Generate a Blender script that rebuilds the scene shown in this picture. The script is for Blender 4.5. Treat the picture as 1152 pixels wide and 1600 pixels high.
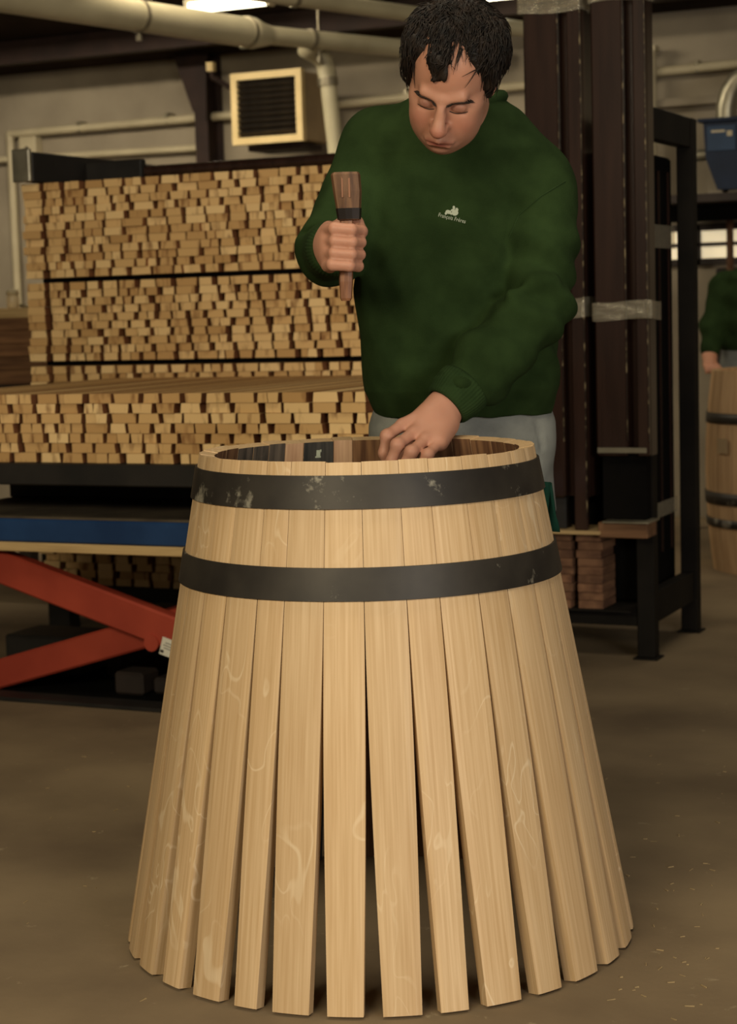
import bpy, bmesh, math, random
import numpy as np
from mathutils import Vector, Matrix, Euler
from mathutils.bvhtree import BVHTree

for o in list(bpy.data.objects): bpy.data.objects.remove(o)
SC = bpy.context.scene
COL = SC.collection
random.seed(7); RNG = np.random.default_rng(11)

# ------------------------------------------------------------------ camera
FPX, PITCH, ROLL, HC, TH = 2920.0, .109, .029, 1.135, math.radians(25)
CT, ST = math.cos(TH), math.sin(TH)
cam = bpy.data.cameras.new('camera'); camo = bpy.data.objects.new('camera', cam); COL.objects.link(camo)
cam.sensor_fit = 'VERTICAL'; cam.sensor_height = 36; cam.lens = FPX / 1600 * 36
camo.matrix_world = (Matrix.Translation((0, 0, HC)) @ Matrix.Rotation(TH, 4, 'Z')
                     @ Matrix.Rotation(math.pi / 2 - PITCH, 4, 'X') @ Matrix.Rotation(-ROLL, 4, 'Z'))
cam.clip_end = 100
cam.dof.use_dof = True; cam.dof.focus_distance = 3.25; cam.dof.aperture_fstop = 6.5
SC.camera = camo

# ------------------------------------------------------------------ light
w = bpy.data.worlds.new('world'); SC.world = w; w.use_nodes = True
w.node_tree.nodes['Background'].inputs[0].default_value = (1.0, .87, .66, 1)
w.node_tree.nodes['Background'].inputs[1].default_value = .065
SC.view_settings.view_transform = 'Standard'; SC.view_settings.look = 'None'
SC.view_settings.gamma = 1; SC.view_settings.use_curve_mapping = False
SC.view_settings.exposure = 0.0

def c2w(x, d, z):                      # camera-aligned ground frame -> world
    return Vector((x * CT - d * ST, x * ST + d * CT, z))
def area(name, loc, target, sx, sy, power, col):
    l = bpy.data.lights.new(name, 'AREA'); l.shape = 'RECTANGLE'; l.size = sx; l.size_y = sy
    l.energy = power; l.color = col
    o = bpy.data.objects.new(name, l); COL.objects.link(o); o.location = loc
    o.rotation_euler = (Vector(target) - Vector(loc)).to_track_quat('-Z', 'Y').to_euler()
    return o
# daylight from the open bay behind and to the right of the camera; warm tubes overhead; an added fill at the right
area('bay_daylight', c2w(3.0, -2.6, 1.55), c2w(0, 3.4, .8), 2.4, 1.4, 172, (1.0, .94, .84))
area('tube_row_front', c2w(-2.0, -1.2, 2.7), c2w(-.9, 4.4, .8), 2.6, .8, 160, (1.0, .87, .62))
area('tube_row_middle', c2w(.1, 3.1, 3.7), c2w(.1, 3.3, 0), 2.2, .3, 36, (1.0, .88, .66))
area('tube_row_back', (-5.2, 6.9, 3.05), (-5.2, 9.2, 2.1), 2.6, .3, 105, (1.0, .88, .66))
area('right_fill', (-1.0, 7.4, 3.0), (-1.7, 8.4, .6), 1.6, .3, 24, (1.0, .88, .66))  # added fill without a fixture, brightens the cask and right background

# ------------------------------------------------------------------ pixel helpers (1152 x 1600 frame)
def ray(px, py):
    a, b = px - 576, py - 800
    cr, sr = math.cos(ROLL), math.sin(ROLL)
    x, y = (a * cr - b * sr) / FPX, -(a * sr + b * cr) / FPX
    c, s = math.cos(PITCH), math.sin(PITCH)
    return x, c + y * s, -s + y * c
def C(px, py, d):                      # point at depth d, camera-aligned frame
    x, y, z = ray(px, py); return np.array([x / y * d, d, z / y * d + HC])
def wray(px, py):
    x, y, z = ray(px, py); return Vector((x * CT - y * ST, x * ST + y * CT, z))
def atY(px, py, Y):
    r = wray(px, py); return r * (Y / r.y) + Vector((0, 0, HC))
def atZ(px, py, Z):
    r = wray(px, py); return r * ((Z - HC) / r.z) + Vector((0, 0, HC))
def atX(px, py, X):
    r = wray(px, py); return r * (X / r.x) + Vector((0, 0, HC))

# ------------------------------------------------------------------ materials
def srgb(r, g, b):
    f = lambda v: (v / 255 / 12.92) if v / 255 <= .04045 else ((v / 255 + .055) / 1.055) ** 2.4
    return (f(r), f(g), f(b), 1)
MATS = {}
def mat(name, c1, c2=None, rough=.6, metal=0, scale=6, stretch=(1, 1, 1), bump=0, bscale=None, detail=5,
        lo=.35, hi=.65, rnd=0, coord='Object', c3=None, s3=20, t3=.62, spec=.4, sheen=0):
    m = bpy.data.materials.new(name); m.use_nodes = True; nt = m.node_tree; N = nt.nodes; L = nt.links
    p = N['Principled BSDF']; p.inputs['Roughness'].default_value = rough; p.inputs['Metallic'].default_value = metal
    p.inputs['Specular IOR Level'].default_value = spec
    if sheen:
        p.inputs['Sheen Weight'].default_value = sheen; p.inputs['Sheen Roughness'].default_value = .6
    if c2 is None:
        p.inputs['Base Color'].default_value = c1; base = None
    tc = N.new('ShaderNodeTexCoord'); mp = N.new('ShaderNodeMapping'); mp.inputs['Scale'].default_value = stretch
    vec = tc.outputs[coord]
    if rnd:
        oi = N.new('ShaderNodeObjectInfo'); vm = N.new('ShaderNodeVectorMath'); vm.operation = 'MULTIPLY_ADD'
        cb = N.new('ShaderNodeCombineXYZ')
        for i in range(3): L.new(oi.outputs['Random'], cb.inputs[i])
        vm.inputs[1].default_value = (37, 53, 71)
        L.new(cb.outputs[0], vm.inputs[0]); L.new(vec, vm.inputs[2]); vec = vm.outputs[0]
    L.new(vec, mp.inputs[0])
    n = N.new('ShaderNodeTexNoise'); n.inputs['Scale'].default_value = scale; n.inputs['Detail'].default_value = detail
    L.new(mp.outputs[0], n.inputs['Vector'])
    if c2 is not None:
        r = N.new('ShaderNodeValToRGB'); r.color_ramp.elements[0].position = lo; r.color_ramp.elements[1].position = hi
        r.color_ramp.elements[0].color = c1; r.color_ramp.elements[1].color = c2
        L.new(n.outputs['Fac'], r.inputs[0]); base = r.outputs[0]
        if c3 is not None:
            n3 = N.new('ShaderNodeTexNoise'); n3.inputs['Scale'].default_value = s3; n3.inputs['Detail'].default_value = 6
            n3.inputs['Roughness'].default_value = .7
            L.new(vec, n3.inputs['Vector'])
            r3 = N.new('ShaderNodeValToRGB'); r3.color_ramp.elements[0].position = t3; r3.color_ramp.elements[1].position = t3 + .08
            L.new(n3.outputs['Fac'], r3.inputs[0])
            mx = N.new('ShaderNodeMixRGB'); L.new(r3.outputs[0], mx.inputs[0]); L.new(base, mx.inputs[1]); mx.inputs[2].default_value = c3
            base = mx.outputs[0]
        if rnd:
            hs = N.new('ShaderNodeHueSaturation'); mr = N.new('ShaderNodeMapRange')
            mr.inputs[3].default_value = 1 - rnd; mr.inputs[4].default_value = 1 + rnd * .6
            L.new(oi.outputs['Random'], mr.inputs[0]); L.new(mr.outputs[0], hs.inputs['Value']); L.new(base, hs.inputs['Color'])
            base = hs.outputs[0]
        L.new(base, p.inputs['Base Color'])
    if bump:
        b = N.new('ShaderNodeBump'); b.inputs['Strength'].default_value = bump; b.inputs['Distance'].default_value = .002
        if bscale:
            n2 = N.new('ShaderNodeTexNoise'); n2.inputs['Scale'].default_value = bscale; n2.inputs['Detail'].default_value = 4
            L.new(mp.outputs[0], n2.inputs['Vector']); L.new(n2.outputs['Fac'], b.inputs['Height'])
        else: L.new(n.outputs['Fac'], b.inputs['Height'])
        L.new(b.outputs[0], p.inputs['Normal'])
    MATS[name] = m; return m

def oak_mat(name, ca, cb, cfleck):
    """planed oak: fine grain along local Z, pale ray flecks, tone varies from stave to stave"""
    m = bpy.data.materials.new(name); m.use_nodes = True; nt = m.node_tree; N = nt.nodes; L = nt.links
    p = N['Principled BSDF']; p.inputs['Roughness'].default_value = .52; p.inputs['Specular IOR Level'].default_value = .35
    tc = N.new('ShaderNodeTexCoord'); oi = N.new('ShaderNodeObjectInfo')
    cb_ = N.new('ShaderNodeCombineXYZ')
    for i in range(3): L.new(oi.outputs['Random'], cb_.inputs[i])
    vm = N.new('ShaderNodeVectorMath'); vm.operation = 'MULTIPLY_ADD'; vm.inputs[1].default_value = (31, 17, 57)
    L.new(cb_.outputs[0], vm.inputs[0]); L.new(tc.outputs['Object'], vm.inputs[2])
    def noise(scale, st, detail=4, dist=0):
        mp = N.new('ShaderNodeMapping'); mp.inputs['Scale'].default_value = st
        n = N.new('ShaderNodeTexNoise'); n.inputs['Scale'].default_value = scale; n.inputs['Detail'].default_value = detail
        n.inputs['Distortion'].default_value = dist
        L.new(vm.outputs[0], mp.inputs[0]); L.new(mp.outputs[0], n.inputs['Vector']); return n.outputs['Fac']
    def ramp(f, a, b, c0=(0, 0, 0, 1), c1=(1, 1, 1, 1)):
        r = N.new('ShaderNodeValToRGB'); r.color_ramp.elements[0].position = a; r.color_ramp.elements[1].position = b
        r.color_ramp.elements[0].color = c0; r.color_ramp.elements[1].color = c1
        L.new(f, r.inputs[0]); return r.outputs[0]
    g = noise(1, (230, 230, 5), 4)
    base = ramp(g, .3, .7, ca, cb)
    broad = ramp(noise(1, (16, 16, 2.2), 3, .4), .35, .7)
    mx = N.new('ShaderNodeMixRGB'); mx.blend_type = 'MULTIPLY'; mx.inputs[2].default_value = (.86, .79, .70, 1)
    sc_ = N.new('ShaderNodeMath'); sc_.operation = 'MULTIPLY'; sc_.inputs[1].default_value = .45
    L.new(broad, sc_.inputs[0]); L.new(sc_.outputs[0], mx.inputs[0]); L.new(base, mx.inputs[1])
    # ray flecks: thin contour lines of a smooth noise, gated by another
    fl = noise(1, (13, 13, 7), 1, 1.2)
    ab = N.new('ShaderNodeMath'); ab.operation = 'SUBTRACT'; ab.inputs[1].default_value = .5; L.new(fl, ab.inputs[0])
    aa = N.new('ShaderNodeMath'); aa.operation = 'ABSOLUTE'; L.new(ab.outputs[0], aa.inputs[0])
    line = ramp(aa.outputs[0], .006, .02, (1, 1, 1, 1), (0, 0, 0, 1))
    gate = ramp(noise(1, (5, 5, 3.5), 2), .5, .62)
    ml = N.new('ShaderNodeMath'); ml.operation = 'MULTIPLY'; L.new(line, ml.inputs[0]); L.new(gate, ml.inputs[1])
    m2 = N.new('ShaderNodeMath'); m2.operation = 'MULTIPLY'; m2.inputs[1].default_value = .5; L.new(ml.outputs[0], m2.inputs[0])
    mf = N.new('ShaderNodeMixRGB'); mf.inputs[2].default_value = cfleck
    L.new(m2.outputs[0], mf.inputs[0]); L.new(mx.outputs[0], mf.inputs[1])
    hs = N.new('ShaderNodeHueSaturation'); mr = N.new('ShaderNodeMapRange')
    mr.inputs[3].default_value = .88; mr.inputs[4].default_value = 1.05
    L.new(oi.outputs['Random'], mr.inputs[0]); L.new(mr.outputs[0], hs.inputs['Value']); L.new(mf.outputs[0], hs.inputs['Color'])
    L.new(hs.outputs[0], p.inputs['Base Color'])
    b = N.new('ShaderNodeBump'); b.inputs['Strength'].default_value = .12; b.inputs['Distance'].default_value = .001
    L.new(g, b.inputs['Height']); L.new(b.outputs[0], p.inputs['Normal'])
    return m

def endgrain_mat(name, attr=False):
    """sawn stave ends: honey oak, some stained brown, tone by piece"""
    m = bpy.data.materials.new(name); m.use_nodes = True; nt = m.node_tree; N = nt.nodes; L = nt.links
    p = N['Principled BSDF']; p.inputs['Roughness'].default_value = .75; p.inputs['Specular IOR Level'].default_value = .2
    tc = N.new('ShaderNodeTexCoord')
    if attr:
        a = N.new('ShaderNodeAttribute'); a.attribute_name = 'tone'; rn = a.outputs['Fac']
    else:
        a = N.new('ShaderNodeObjectInfo'); rn = a.outputs['Random']
    r = N.new('ShaderNodeValToRGB'); cr = r.color_ramp
    cr.elements[0].position = 0; cr.elements[0].color = srgb(186, 146, 94)
    cr.elements[1].position = 1; cr.elements[1].color = srgb(236, 202, 146)
    for ps, cc in ((.2, (200, 160, 106)), (.5, (214, 176, 120)), (.75, (228, 192, 136))):
        e = cr.elements.new(ps); e.color = srgb(*cc)
    L.new(rn, r.inputs[0])
    cb_ = N.new('ShaderNodeCombineXYZ')
    for i in range(3): L.new(rn, cb_.inputs[i])
    vm = N.new('ShaderNodeVectorMath'); vm.operation = 'MULTIPLY_ADD'; vm.inputs[1].default_value = (13, 29, 17)
    L.new(cb_.outputs[0], vm.inputs[0]); L.new(tc.outputs['Object'], vm.inputs[2])
    mp = N.new('ShaderNodeMapping'); mp.inputs['Scale'].default_value = (38, .5, 10); L.new(vm.outputs[0], mp.inputs[0])
    n = N.new('ShaderNodeTexNoise'); n.inputs['Scale'].default_value = 1; n.inputs['Detail'].default_value = 3; L.new(mp.outputs[0], n.inputs['Vector'])
    r2 = N.new('ShaderNodeValToRGB'); r2.color_ramp.elements[0].position = .56; r2.color_ramp.elements[1].position = .72
    L.new(n.outputs['Fac'], r2.inputs[0])
    sc_ = N.new('ShaderNodeMath'); sc_.operation = 'MULTIPLY'; sc_.inputs[1].default_value = .75; L.new(r2.outputs[0], sc_.inputs[0])
    mx = N.new('ShaderNodeMixRGB'); mx.inputs[2].default_value = srgb(120, 76, 42)
    L.new(sc_.outputs[0], mx.inputs[0]); L.new(r.outputs[0], mx.inputs[1]); L.new(mx.outputs[0], p.inputs['Base Color'])
    return m

OAK = oak_mat('planed_oak', srgb(199, 166, 122), srgb(219, 189, 148), srgb(236, 214, 178))
ENDG = endgrain_mat('stave_end'); ENDG_A = endgrain_mat('stave_end_attr', True)
mat('stave_edge_shaded', srgb(112, 70, 44), srgb(146, 98, 62), .85, scale=5, spec=.15)  # brown sawn edges, darkened further for the shade in the gaps
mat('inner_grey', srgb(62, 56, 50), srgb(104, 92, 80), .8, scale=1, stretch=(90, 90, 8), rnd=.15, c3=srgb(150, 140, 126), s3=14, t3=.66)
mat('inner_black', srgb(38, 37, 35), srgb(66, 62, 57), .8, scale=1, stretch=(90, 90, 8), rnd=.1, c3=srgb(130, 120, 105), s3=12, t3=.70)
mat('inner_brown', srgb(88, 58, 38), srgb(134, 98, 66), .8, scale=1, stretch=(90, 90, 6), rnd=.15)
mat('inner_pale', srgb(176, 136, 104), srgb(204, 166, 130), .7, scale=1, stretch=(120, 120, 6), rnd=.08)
mat('hoop_iron', srgb(44, 40, 36), srgb(62, 57, 50), .5, .25, scale=9, bump=.15, c3=srgb(150, 144, 128), s3=7, t3=.585)
mat('floor_concrete', srgb(108, 92, 72), srgb(150, 131, 102), .8, scale=1.7, detail=9, lo=.3, hi=.7, bump=.25, bscale=60, c3=srgb(158, 142, 114), s3=17, t3=.63, spec=.25)
mat('wall_block', srgb(136, 125, 108), srgb(160, 148, 128), .95, scale=2.2, detail=8, bump=.3, bscale=40, spec=.1)
mat('roof_dark', srgb(44, 36, 30), srgb(60, 48, 40), .9, scale=3, spec=.1)
mat('roof_steel', srgb(38, 26, 22), srgb(50, 34, 28), .7, scale=8, spec=.3)
mat('black_steel', srgb(22, 20, 18), srgb(36, 32, 28), .6, 0, scale=7, c3=srgb(96, 90, 80), s3=22, t3=.72)
mat('rack_steel', srgb(18, 15, 12), srgb(28, 24, 19), .7, 0, scale=6, c3=srgb(90, 80, 64), s3=30, t3=.72, spec=.15)
mat('brown_lacquer', srgb(40, 26, 21), srgb(52, 35, 28), .2, .0, scale=4, stretch=(6, 6, .6), spec=.55)
mat('worn_glint', srgb(40, 28, 22), srgb(150, 134, 102), .35, .2, scale=23, stretch=(1, 1, 1.4), lo=.5, hi=.66, spec=.5)  # mottled pale: chipped paint and edge highlights in one colour
mat('conduit', srgb(176, 163, 134), srgb(194, 181, 150), .5, scale=5)
mat('duct_plastic', srgb(164, 154, 126), srgb(184, 174, 144), .42, scale=3, stretch=(1, 1, 1))
mat('duct_clamp', srgb(120, 112, 94), srgb(150, 140, 118), .4, .6, scale=12)
mat('heater_frame', srgb(206, 180, 126), srgb(222, 196, 142), .5, scale=6)
mat('heater_case', srgb(150, 128, 96), srgb(170, 146, 110), .6, scale=6)
mat('heater_slat', srgb(40, 34, 28), srgb(66, 56, 44), .5, .3, scale=14)
mat('void_black', srgb(12, 11, 10), srgb(18, 16, 14), .9, scale=6, spec=.05)
mat('lift_blue', srgb(28, 56, 98), srgb(38, 70, 116), .45, .1, scale=6, c3=srgb(96, 104, 112), s3=16, t3=.7)
mat('lift_top', srgb(70, 60, 48), srgb(96, 84, 66), .8, scale=8)
mat('lift_red', srgb(152, 58, 42), srgb(172, 70, 50), .5, .0, scale=5, c3=srgb(112, 40, 30), s3=9, t3=.66)
mat('raw_plank', srgb(176, 146, 100), srgb(204, 174, 124), .8, scale=4, stretch=(1, 12, 12), rnd=.15)
mat('dark_plank', srgb(104, 72, 48), srgb(138, 100, 68), .8, scale=4, stretch=(1, 12, 12), rnd=.25)
mat('old_board', srgb(92, 62, 44), srgb(128, 92, 66), .85, scale=6, stretch=(4, 1, 4), rnd=.25)
mat('sticker', srgb(226, 222, 206), rough=.6)
mat('print_grey', srgb(120, 116, 108), rough=.7)
mat('fan_blue', srgb(16, 28, 48), srgb(21, 36, 60), .4, .1, scale=5)
mat('plate_blue', srgb(36, 54, 78), srgb(44, 64, 90), .4, scale=9)
mat('galvanised', srgb(132, 126, 108), srgb(168, 160, 138), .38, .7, scale=9)
mat('skin_plain', srgb(206, 148, 118), rough=.55)
mat('hair_dark', srgb(20, 16, 13), srgb(42, 32, 25), .6, scale=60, spec=.3)
mat('hair_brow', srgb(50, 36, 28), rough=.7)
mat('green_sweat', srgb(34, 49, 24), srgb(43, 60, 31), .95, scale=16, detail=8, bump=.35, bscale=520, spec=.08)
mat('green_rib', srgb(36, 52, 27), srgb(45, 63, 34), .95, scale=20, bump=.3, bscale=400, spec=.08)
mat('grey_trouser', srgb(116, 118, 114), srgb(140, 142, 136), .92, scale=14, bump=.3, bscale=500, spec=.1)
mat('shoe_black', srgb(30, 27, 25), srgb(44, 40, 36), .5, scale=20)
mat('rag_green', srgb(24, 58, 46), srgb(34, 72, 56), .95, scale=18, spec=.1)
mat('embroidery', srgb(172, 178, 158), rough=.9)
mat('mallet_wood', srgb(82, 56, 38), srgb(124, 90, 62), .6, scale=2, stretch=(40, 40, 5))
mat('handle_wood', srgb(116, 74, 48), srgb(152, 104, 72), .5, scale=2, stretch=(60, 60, 5))
mat('mallet_band', srgb(30, 24, 22), srgb(48, 38, 33), .5, .5, scale=20)
mat('cask_wood', srgb(184, 148, 106), srgb(206, 170, 126), .7, scale=1.5, stretch=(20, 20, 2), rnd=.2)
mat('jar_plastic', srgb(196, 176, 142), srgb(214, 196, 160), .35, scale=9)
mat('chip_wood', srgb(160, 138, 100), rough=.8)
mat('machine_dark', srgb(40, 32, 28), srgb(56, 45, 38), .7, scale=5)

def emit_mat(name, col, strength):
    m = bpy.data.materials.new(name); m.use_nodes = True; p = m.node_tree.nodes['Principled BSDF']
    p.inputs['Base Color'].default_value = col; p.inputs['Emission Color'].default_value = col
    p.inputs['Emission Strength'].default_value = strength; MATS[name] = m; return m
emit_mat('tube_glow', (1, .90, .62, 1), 6)
emit_mat('window_glow', (1, .84, .55, 1), .55)
# clear stretch film: mostly see-through with bright creased highlights
fm = bpy.data.materials.new('stretch_film'); fm.use_nodes = True; MATS['stretch_film'] = fm
_N = fm.node_tree.nodes; _L = fm.node_tree.links
_N.remove(_N['Principled BSDF'])
_t = _N.new('ShaderNodeBsdfTransparent'); _t.inputs[0].default_value = (.9, .88, .8, 1)
_g = _N.new('ShaderNodeBsdfGlossy'); _g.inputs['Roughness'].default_value = .14; _g.inputs[0].default_value = (.9, .85, .7, 1)
_d = _N.new('ShaderNodeBsdfDiffuse'); _d.inputs[0].default_value = (.62, .56, .42, 1)
_a = _N.new('ShaderNodeMixShader'); _a.inputs[0].default_value = .45
_m = _N.new('ShaderNodeMixShader'); _m.inputs[0].default_value = .42
_tc = _N.new('ShaderNodeTexCoord'); _mp = _N.new('ShaderNodeMapping'); _mp.inputs['Scale'].default_value = (6, 6, 110)
_mp.inputs['Rotation'].default_value = (.06, .10, 0)
_n = _N.new('ShaderNodeTexNoise'); _n.inputs['Scale'].default_value = 1; _n.inputs['Detail'].default_value = 3
_b = _N.new('ShaderNodeBump'); _b.inputs['Strength'].default_value = 1; _b.inputs['Distance'].default_value = .02
_L.new(_tc.outputs['Object'], _mp.inputs[0]); _L.new(_mp.outputs[0], _n.inputs['Vector']); _L.new(_n.outputs['Fac'], _b.inputs['Height'])
_L.new(_b.outputs[0], _g.inputs['Normal'])
_L.new(_d.outputs[0], _a.inputs[1]); _L.new(_g.outputs[0], _a.inputs[2])
_L.new(_t.outputs[0], _m.inputs[1]); _L.new(_a.outputs[0], _m.inputs[2])
_L.new(_m.outputs[0], _N['Material Output'].inputs[0])

# ------------------------------------------------------------------ object helpers
def M(m): return MATS[m] if isinstance(m, str) else m
def link(name, me, parent=None, loc=None, rot=None):
    o = bpy.data.objects.new(name, me); COL.objects.link(o)
    if parent is not None: o.parent = parent
    if loc is not None: o.location = loc
    if rot is not None: o.rotation_euler = rot
    return o
def mesh(name, v, f, m=None, smooth=False):
    me = bpy.data.meshes.new(name); me.from_pydata([tuple(map(float, p)) for p in v], [], [tuple(map(int, q)) for q in f])
    if m is not None: me.materials.append(M(m))
    if smooth: me.polygons.foreach_set('use_smooth', [True] * len(me.polygons))
    me.update(); return me
def tag(o, label=None, cat=None, group=None, kind=None):
    if label: o['label'] = label
    if cat: o['category'] = cat
    if group: o['group'] = group
    if kind: o['kind'] = kind
    return o
def empty(name, loc, rz=0, label=None, cat=None, group=None):
    o = bpy.data.objects.new(name, None); COL.objects.link(o); o.location = loc; o.rotation_euler = (0, 0, rz)
    o.empty_display_size = .1
    return tag(o, label, cat, group)

class MB:
    """collects shapes; build() links them as one mesh object"""
    def __init__(s): s.v = []; s.f = []; s.sm = []
    def add(s, v, f, smooth=False):
        n = len(s.v); s.v += [tuple(p) for p in v]; s.f += [tuple(i + n for i in q) for q in f]; s.sm += [smooth] * len(f); return s
    def box(s, x0, x1, y0, y1, z0, z1, bev=0, mtx=None):
        bm = bmesh.new()
        vs = [bm.verts.new(p) for p in ((x0, y0, z0), (x1, y0, z0), (x1, y1, z0), (x0, y1, z0), (x0, y0, z1), (x1, y0, z1), (x1, y1, z1), (x0, y1, z1))]
        for q in ((0, 3, 2, 1), (4, 5, 6, 7), (0, 1, 5, 4), (1, 2, 6, 5), (2, 3, 7, 6), (3, 0, 4, 7)): bm.faces.new([vs[i] for i in q])
        if bev: bmesh.ops.bevel(bm, geom=list(bm.edges), offset=bev, segments=1, affect='EDGES')
        bm.verts.index_update()
        vv = [v.co.copy() for v in bm.verts]
        if mtx is not None: vv = [mtx @ v for v in vv]
        s.add(vv, [[v.index for v in f.verts] for f in bm.faces]); bm.free(); return s
    def tube(s, pts, r, n=12, caps=True, smooth=True):
        pts = [Vector(p) for p in pts]; R = r if isinstance(r, (list, tuple)) else [r] * len(pts)
        t0 = (pts[1] - pts[0]).normalized(); up = Vector((0, 0, 1)) if abs(t0.z) < .9 else Vector((1, 0, 0))
        a = t0.cross(up).normalized(); rings = []
        for i, p in enumerate(pts):
            t = (pts[min(i + 1, len(pts) - 1)] - pts[max(i - 1, 0)]).normalized()
            a = (a - t * a.dot(t)).normalized(); b = t.cross(a)
            rings.append([p + (a * math.cos(2 * math.pi * k / n) + b * math.sin(2 * math.pi * k / n)) * R[i] for k in range(n)])
        v = [q for g in rings for q in g]; f = []
        for i in range(len(pts) - 1):
            for k in range(n):
                f.append((i * n + k, i * n + (k + 1) % n, (i + 1) * n + (k + 1) % n, (i + 1) * n + k))
        s.add(v, f, smooth)
        if caps:
            s.add(rings[0], [tuple(reversed(range(n)))]); s.add(rings[-1], [tuple(range(n))])
        return s
    def lathe(s, prof, n=32, smooth=True, closed=False):
        v = []; f = []; k = len(prof)
        for i in range(n):
            a = 2 * math.pi * i / n
            v += [(r * math.cos(a), r * math.sin(a), z) for r, z in prof]
        for i in range(n):
            j = (i + 1) % n
            for q in range(k - 1 + (1 if closed else 0)):
                q2 = (q + 1) % k
                f.append((i * k + q, j * k + q, j * k + q2, i * k + q2))
        return s.add(v, f, smooth)
    def prism(s, poly, y0, y1):
        """polygon in XZ extruded along Y"""
        n = len(poly); v = [(x, y0, z) for x, z in poly] + [(x, y1, z) for x, z in poly]
        f = [tuple(range(n)), tuple(range(2 * n - 1, n - 1, -1))] + [(i, i + n, (i + 1) % n + n, (i + 1) % n) for i in range(n)]
        return s.add(v, f)
    def build(s, name, m, parent=None, loc=None, rot=None):
        me = bpy.data.meshes.new(name); me.from_pydata([tuple(p) for p in s.v], [], s.f)
        me.materials.append(M(m)); me.polygons.foreach_set('use_smooth', s.sm)
        bm = bmesh.new(); bm.from_mesh(me); bmesh.ops.recalc_face_normals(bm, faces=bm.faces); bm.to_mesh(me); bm.free()
        me.update()
        return link(name, me, parent, loc, rot)

def part(name, m, parent, boxes, bev=.002):
    """one part out of boxes given in world axes; parent is an empty without rotation"""
    b = MB(); L0 = parent.location if parent is not None else Vector()
    for (x0, x1, y0, y1, z0, z1) in boxes: b.box(x0 - L0.x, x1 - L0.x, y0 - L0.y, y1 - L0.y, z0 - L0.z, z1 - L0.z, bev)
    return b.build(name, m, parent)
def tubew(name, m, parent, pts, r, n=12):
    L0 = parent.location if parent is not None else Vector()
    return MB().tube([Vector(p) - L0 for p in pts], r, n).build(name, m, parent)

# ================================================================== SETTING
def struct(o, label=None): o['kind'] = 'structure'; return tag(o, label)
b = MB().box(-16, 7, -6, 9.6, -.1, 0); struct(b.build('floor', 'floor_concrete'), 'worn brown grey concrete workshop floor')
WY = 9.5
b = MB().box(-16, 7, WY, WY + .2, 0, 2.75); struct(b.build('wall_back', 'wall_block'), 'grey beige rendered block wall behind the stacks')
struct(MB().box(-16.2, -16, -6, 9.7, 0, 6.2).build('wall_left', 'wall_block'))
struct(MB().box(7, 7.2, -6, 9.7, 0, 6.2).build('wall_right', 'wall_block'))
RZ = lambda Y: 2.585 + (WY - Y) * .22
rb = MB().add([(-16, WY + .2, RZ(WY + .2)), (7, WY + .2, RZ(WY + .2)), (7, -6, RZ(-6)), (-16, -6, RZ(-6)),
               (-16, WY + .2, RZ(WY + .2) + .08), (7, WY + .2, RZ(WY + .2) + .08), (7, -6, RZ(-6) + .08), (-16, -6, RZ(-6) + .08)],
              [(0, 1, 2, 3), (7, 6, 5, 4), (0, 4, 5, 1), (1, 5, 6, 2), (2, 6, 7, 3), (3, 7, 4, 0)])
roof = struct(rb.build('ceiling', 'roof_dark'), 'dark sloping roof underside above the back wall')
for k, Y in enumerate((9.0, 8.1, 7.2, 6.3, 5.4, 4.5)):
    MB().box(-12, 4, Y - .04, Y + .04, RZ(Y) - .13, RZ(Y) - .005).build('purlin', 'roof_steel', roof)
for X in (-9.4, -5.31, -1.2, 2.9):
    a = MB(); hw = .05
    y0, y1 = WY - .02, -2
    a.add([(X - hw, y0, RZ(y0) - .3), (X + hw, y0, RZ(y0) - .3), (X + hw, y1, RZ(y1) - .3), (X - hw, y1, RZ(y1) - .3),
           (X - hw, y0, RZ(y0) - .12), (X + hw, y0, RZ(y0) - .12), (X + hw, y1, RZ(y1) - .12), (X - hw, y1, RZ(y1) - .12)],
          [(0, 1, 2, 3), (7, 6, 5, 4), (0, 4, 5, 1), (1, 5, 6, 2), (2, 6, 7, 3), (3, 7, 4, 0)])
    if X != -5.31: a.build('rafter', 'roof_dark', roof)
# steel column on the back wall with its knee plate
col_ = empty('steel_column', (-5.31, 9.40, 0), 0, 'dark steel wall column with a knee plate left of the heater', 'column')
part('flange', 'roof_steel', col_, [(-5.352, -5.268, 9.31, 9.322, 0, 2.58)])
part('flange', 'roof_steel', col_, [(-5.352, -5.268, 9.478, 9.49, 0, 2.58)])
part('web', 'roof_steel', col_, [(-5.315, -5.305, 9.322, 9.478, 0, 2.58)])
MB().prism([(-.155, 2.585), (.06, 2.585), (.045, 2.2), (-.04, 2.26)], -.11, -.095).build('knee_plate', 'roof_steel', col_)
# lit strip window far right
wn = struct(empty('window_1', (-2.2, WY - .01, 1.4)), 'bright narrow strip window low in the right background')
part('pane', 'window_glow', wn, [(-2.75, -1.6, WY - .014, WY - .004, 1.335, 1.395)], 0)
part('pane', 'window_glow', wn, [(-2.75, -1.6, WY - .014, WY - .004, 1.415, 1.475)], 0)
part('window_frame', 'machine_dark', wn, [(-2.8, -1.55, WY - .03, WY - .002, 1.395, 1.415), (-2.8, -1.55, WY - .03, WY - .002, 1.475, 1.51),
     (-2.8, -1.55, WY - .03, WY - .002, 1.30, 1.335), (-2.54, -2.50, WY - .03, WY - .002, 1.3, 1.51)])

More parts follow.
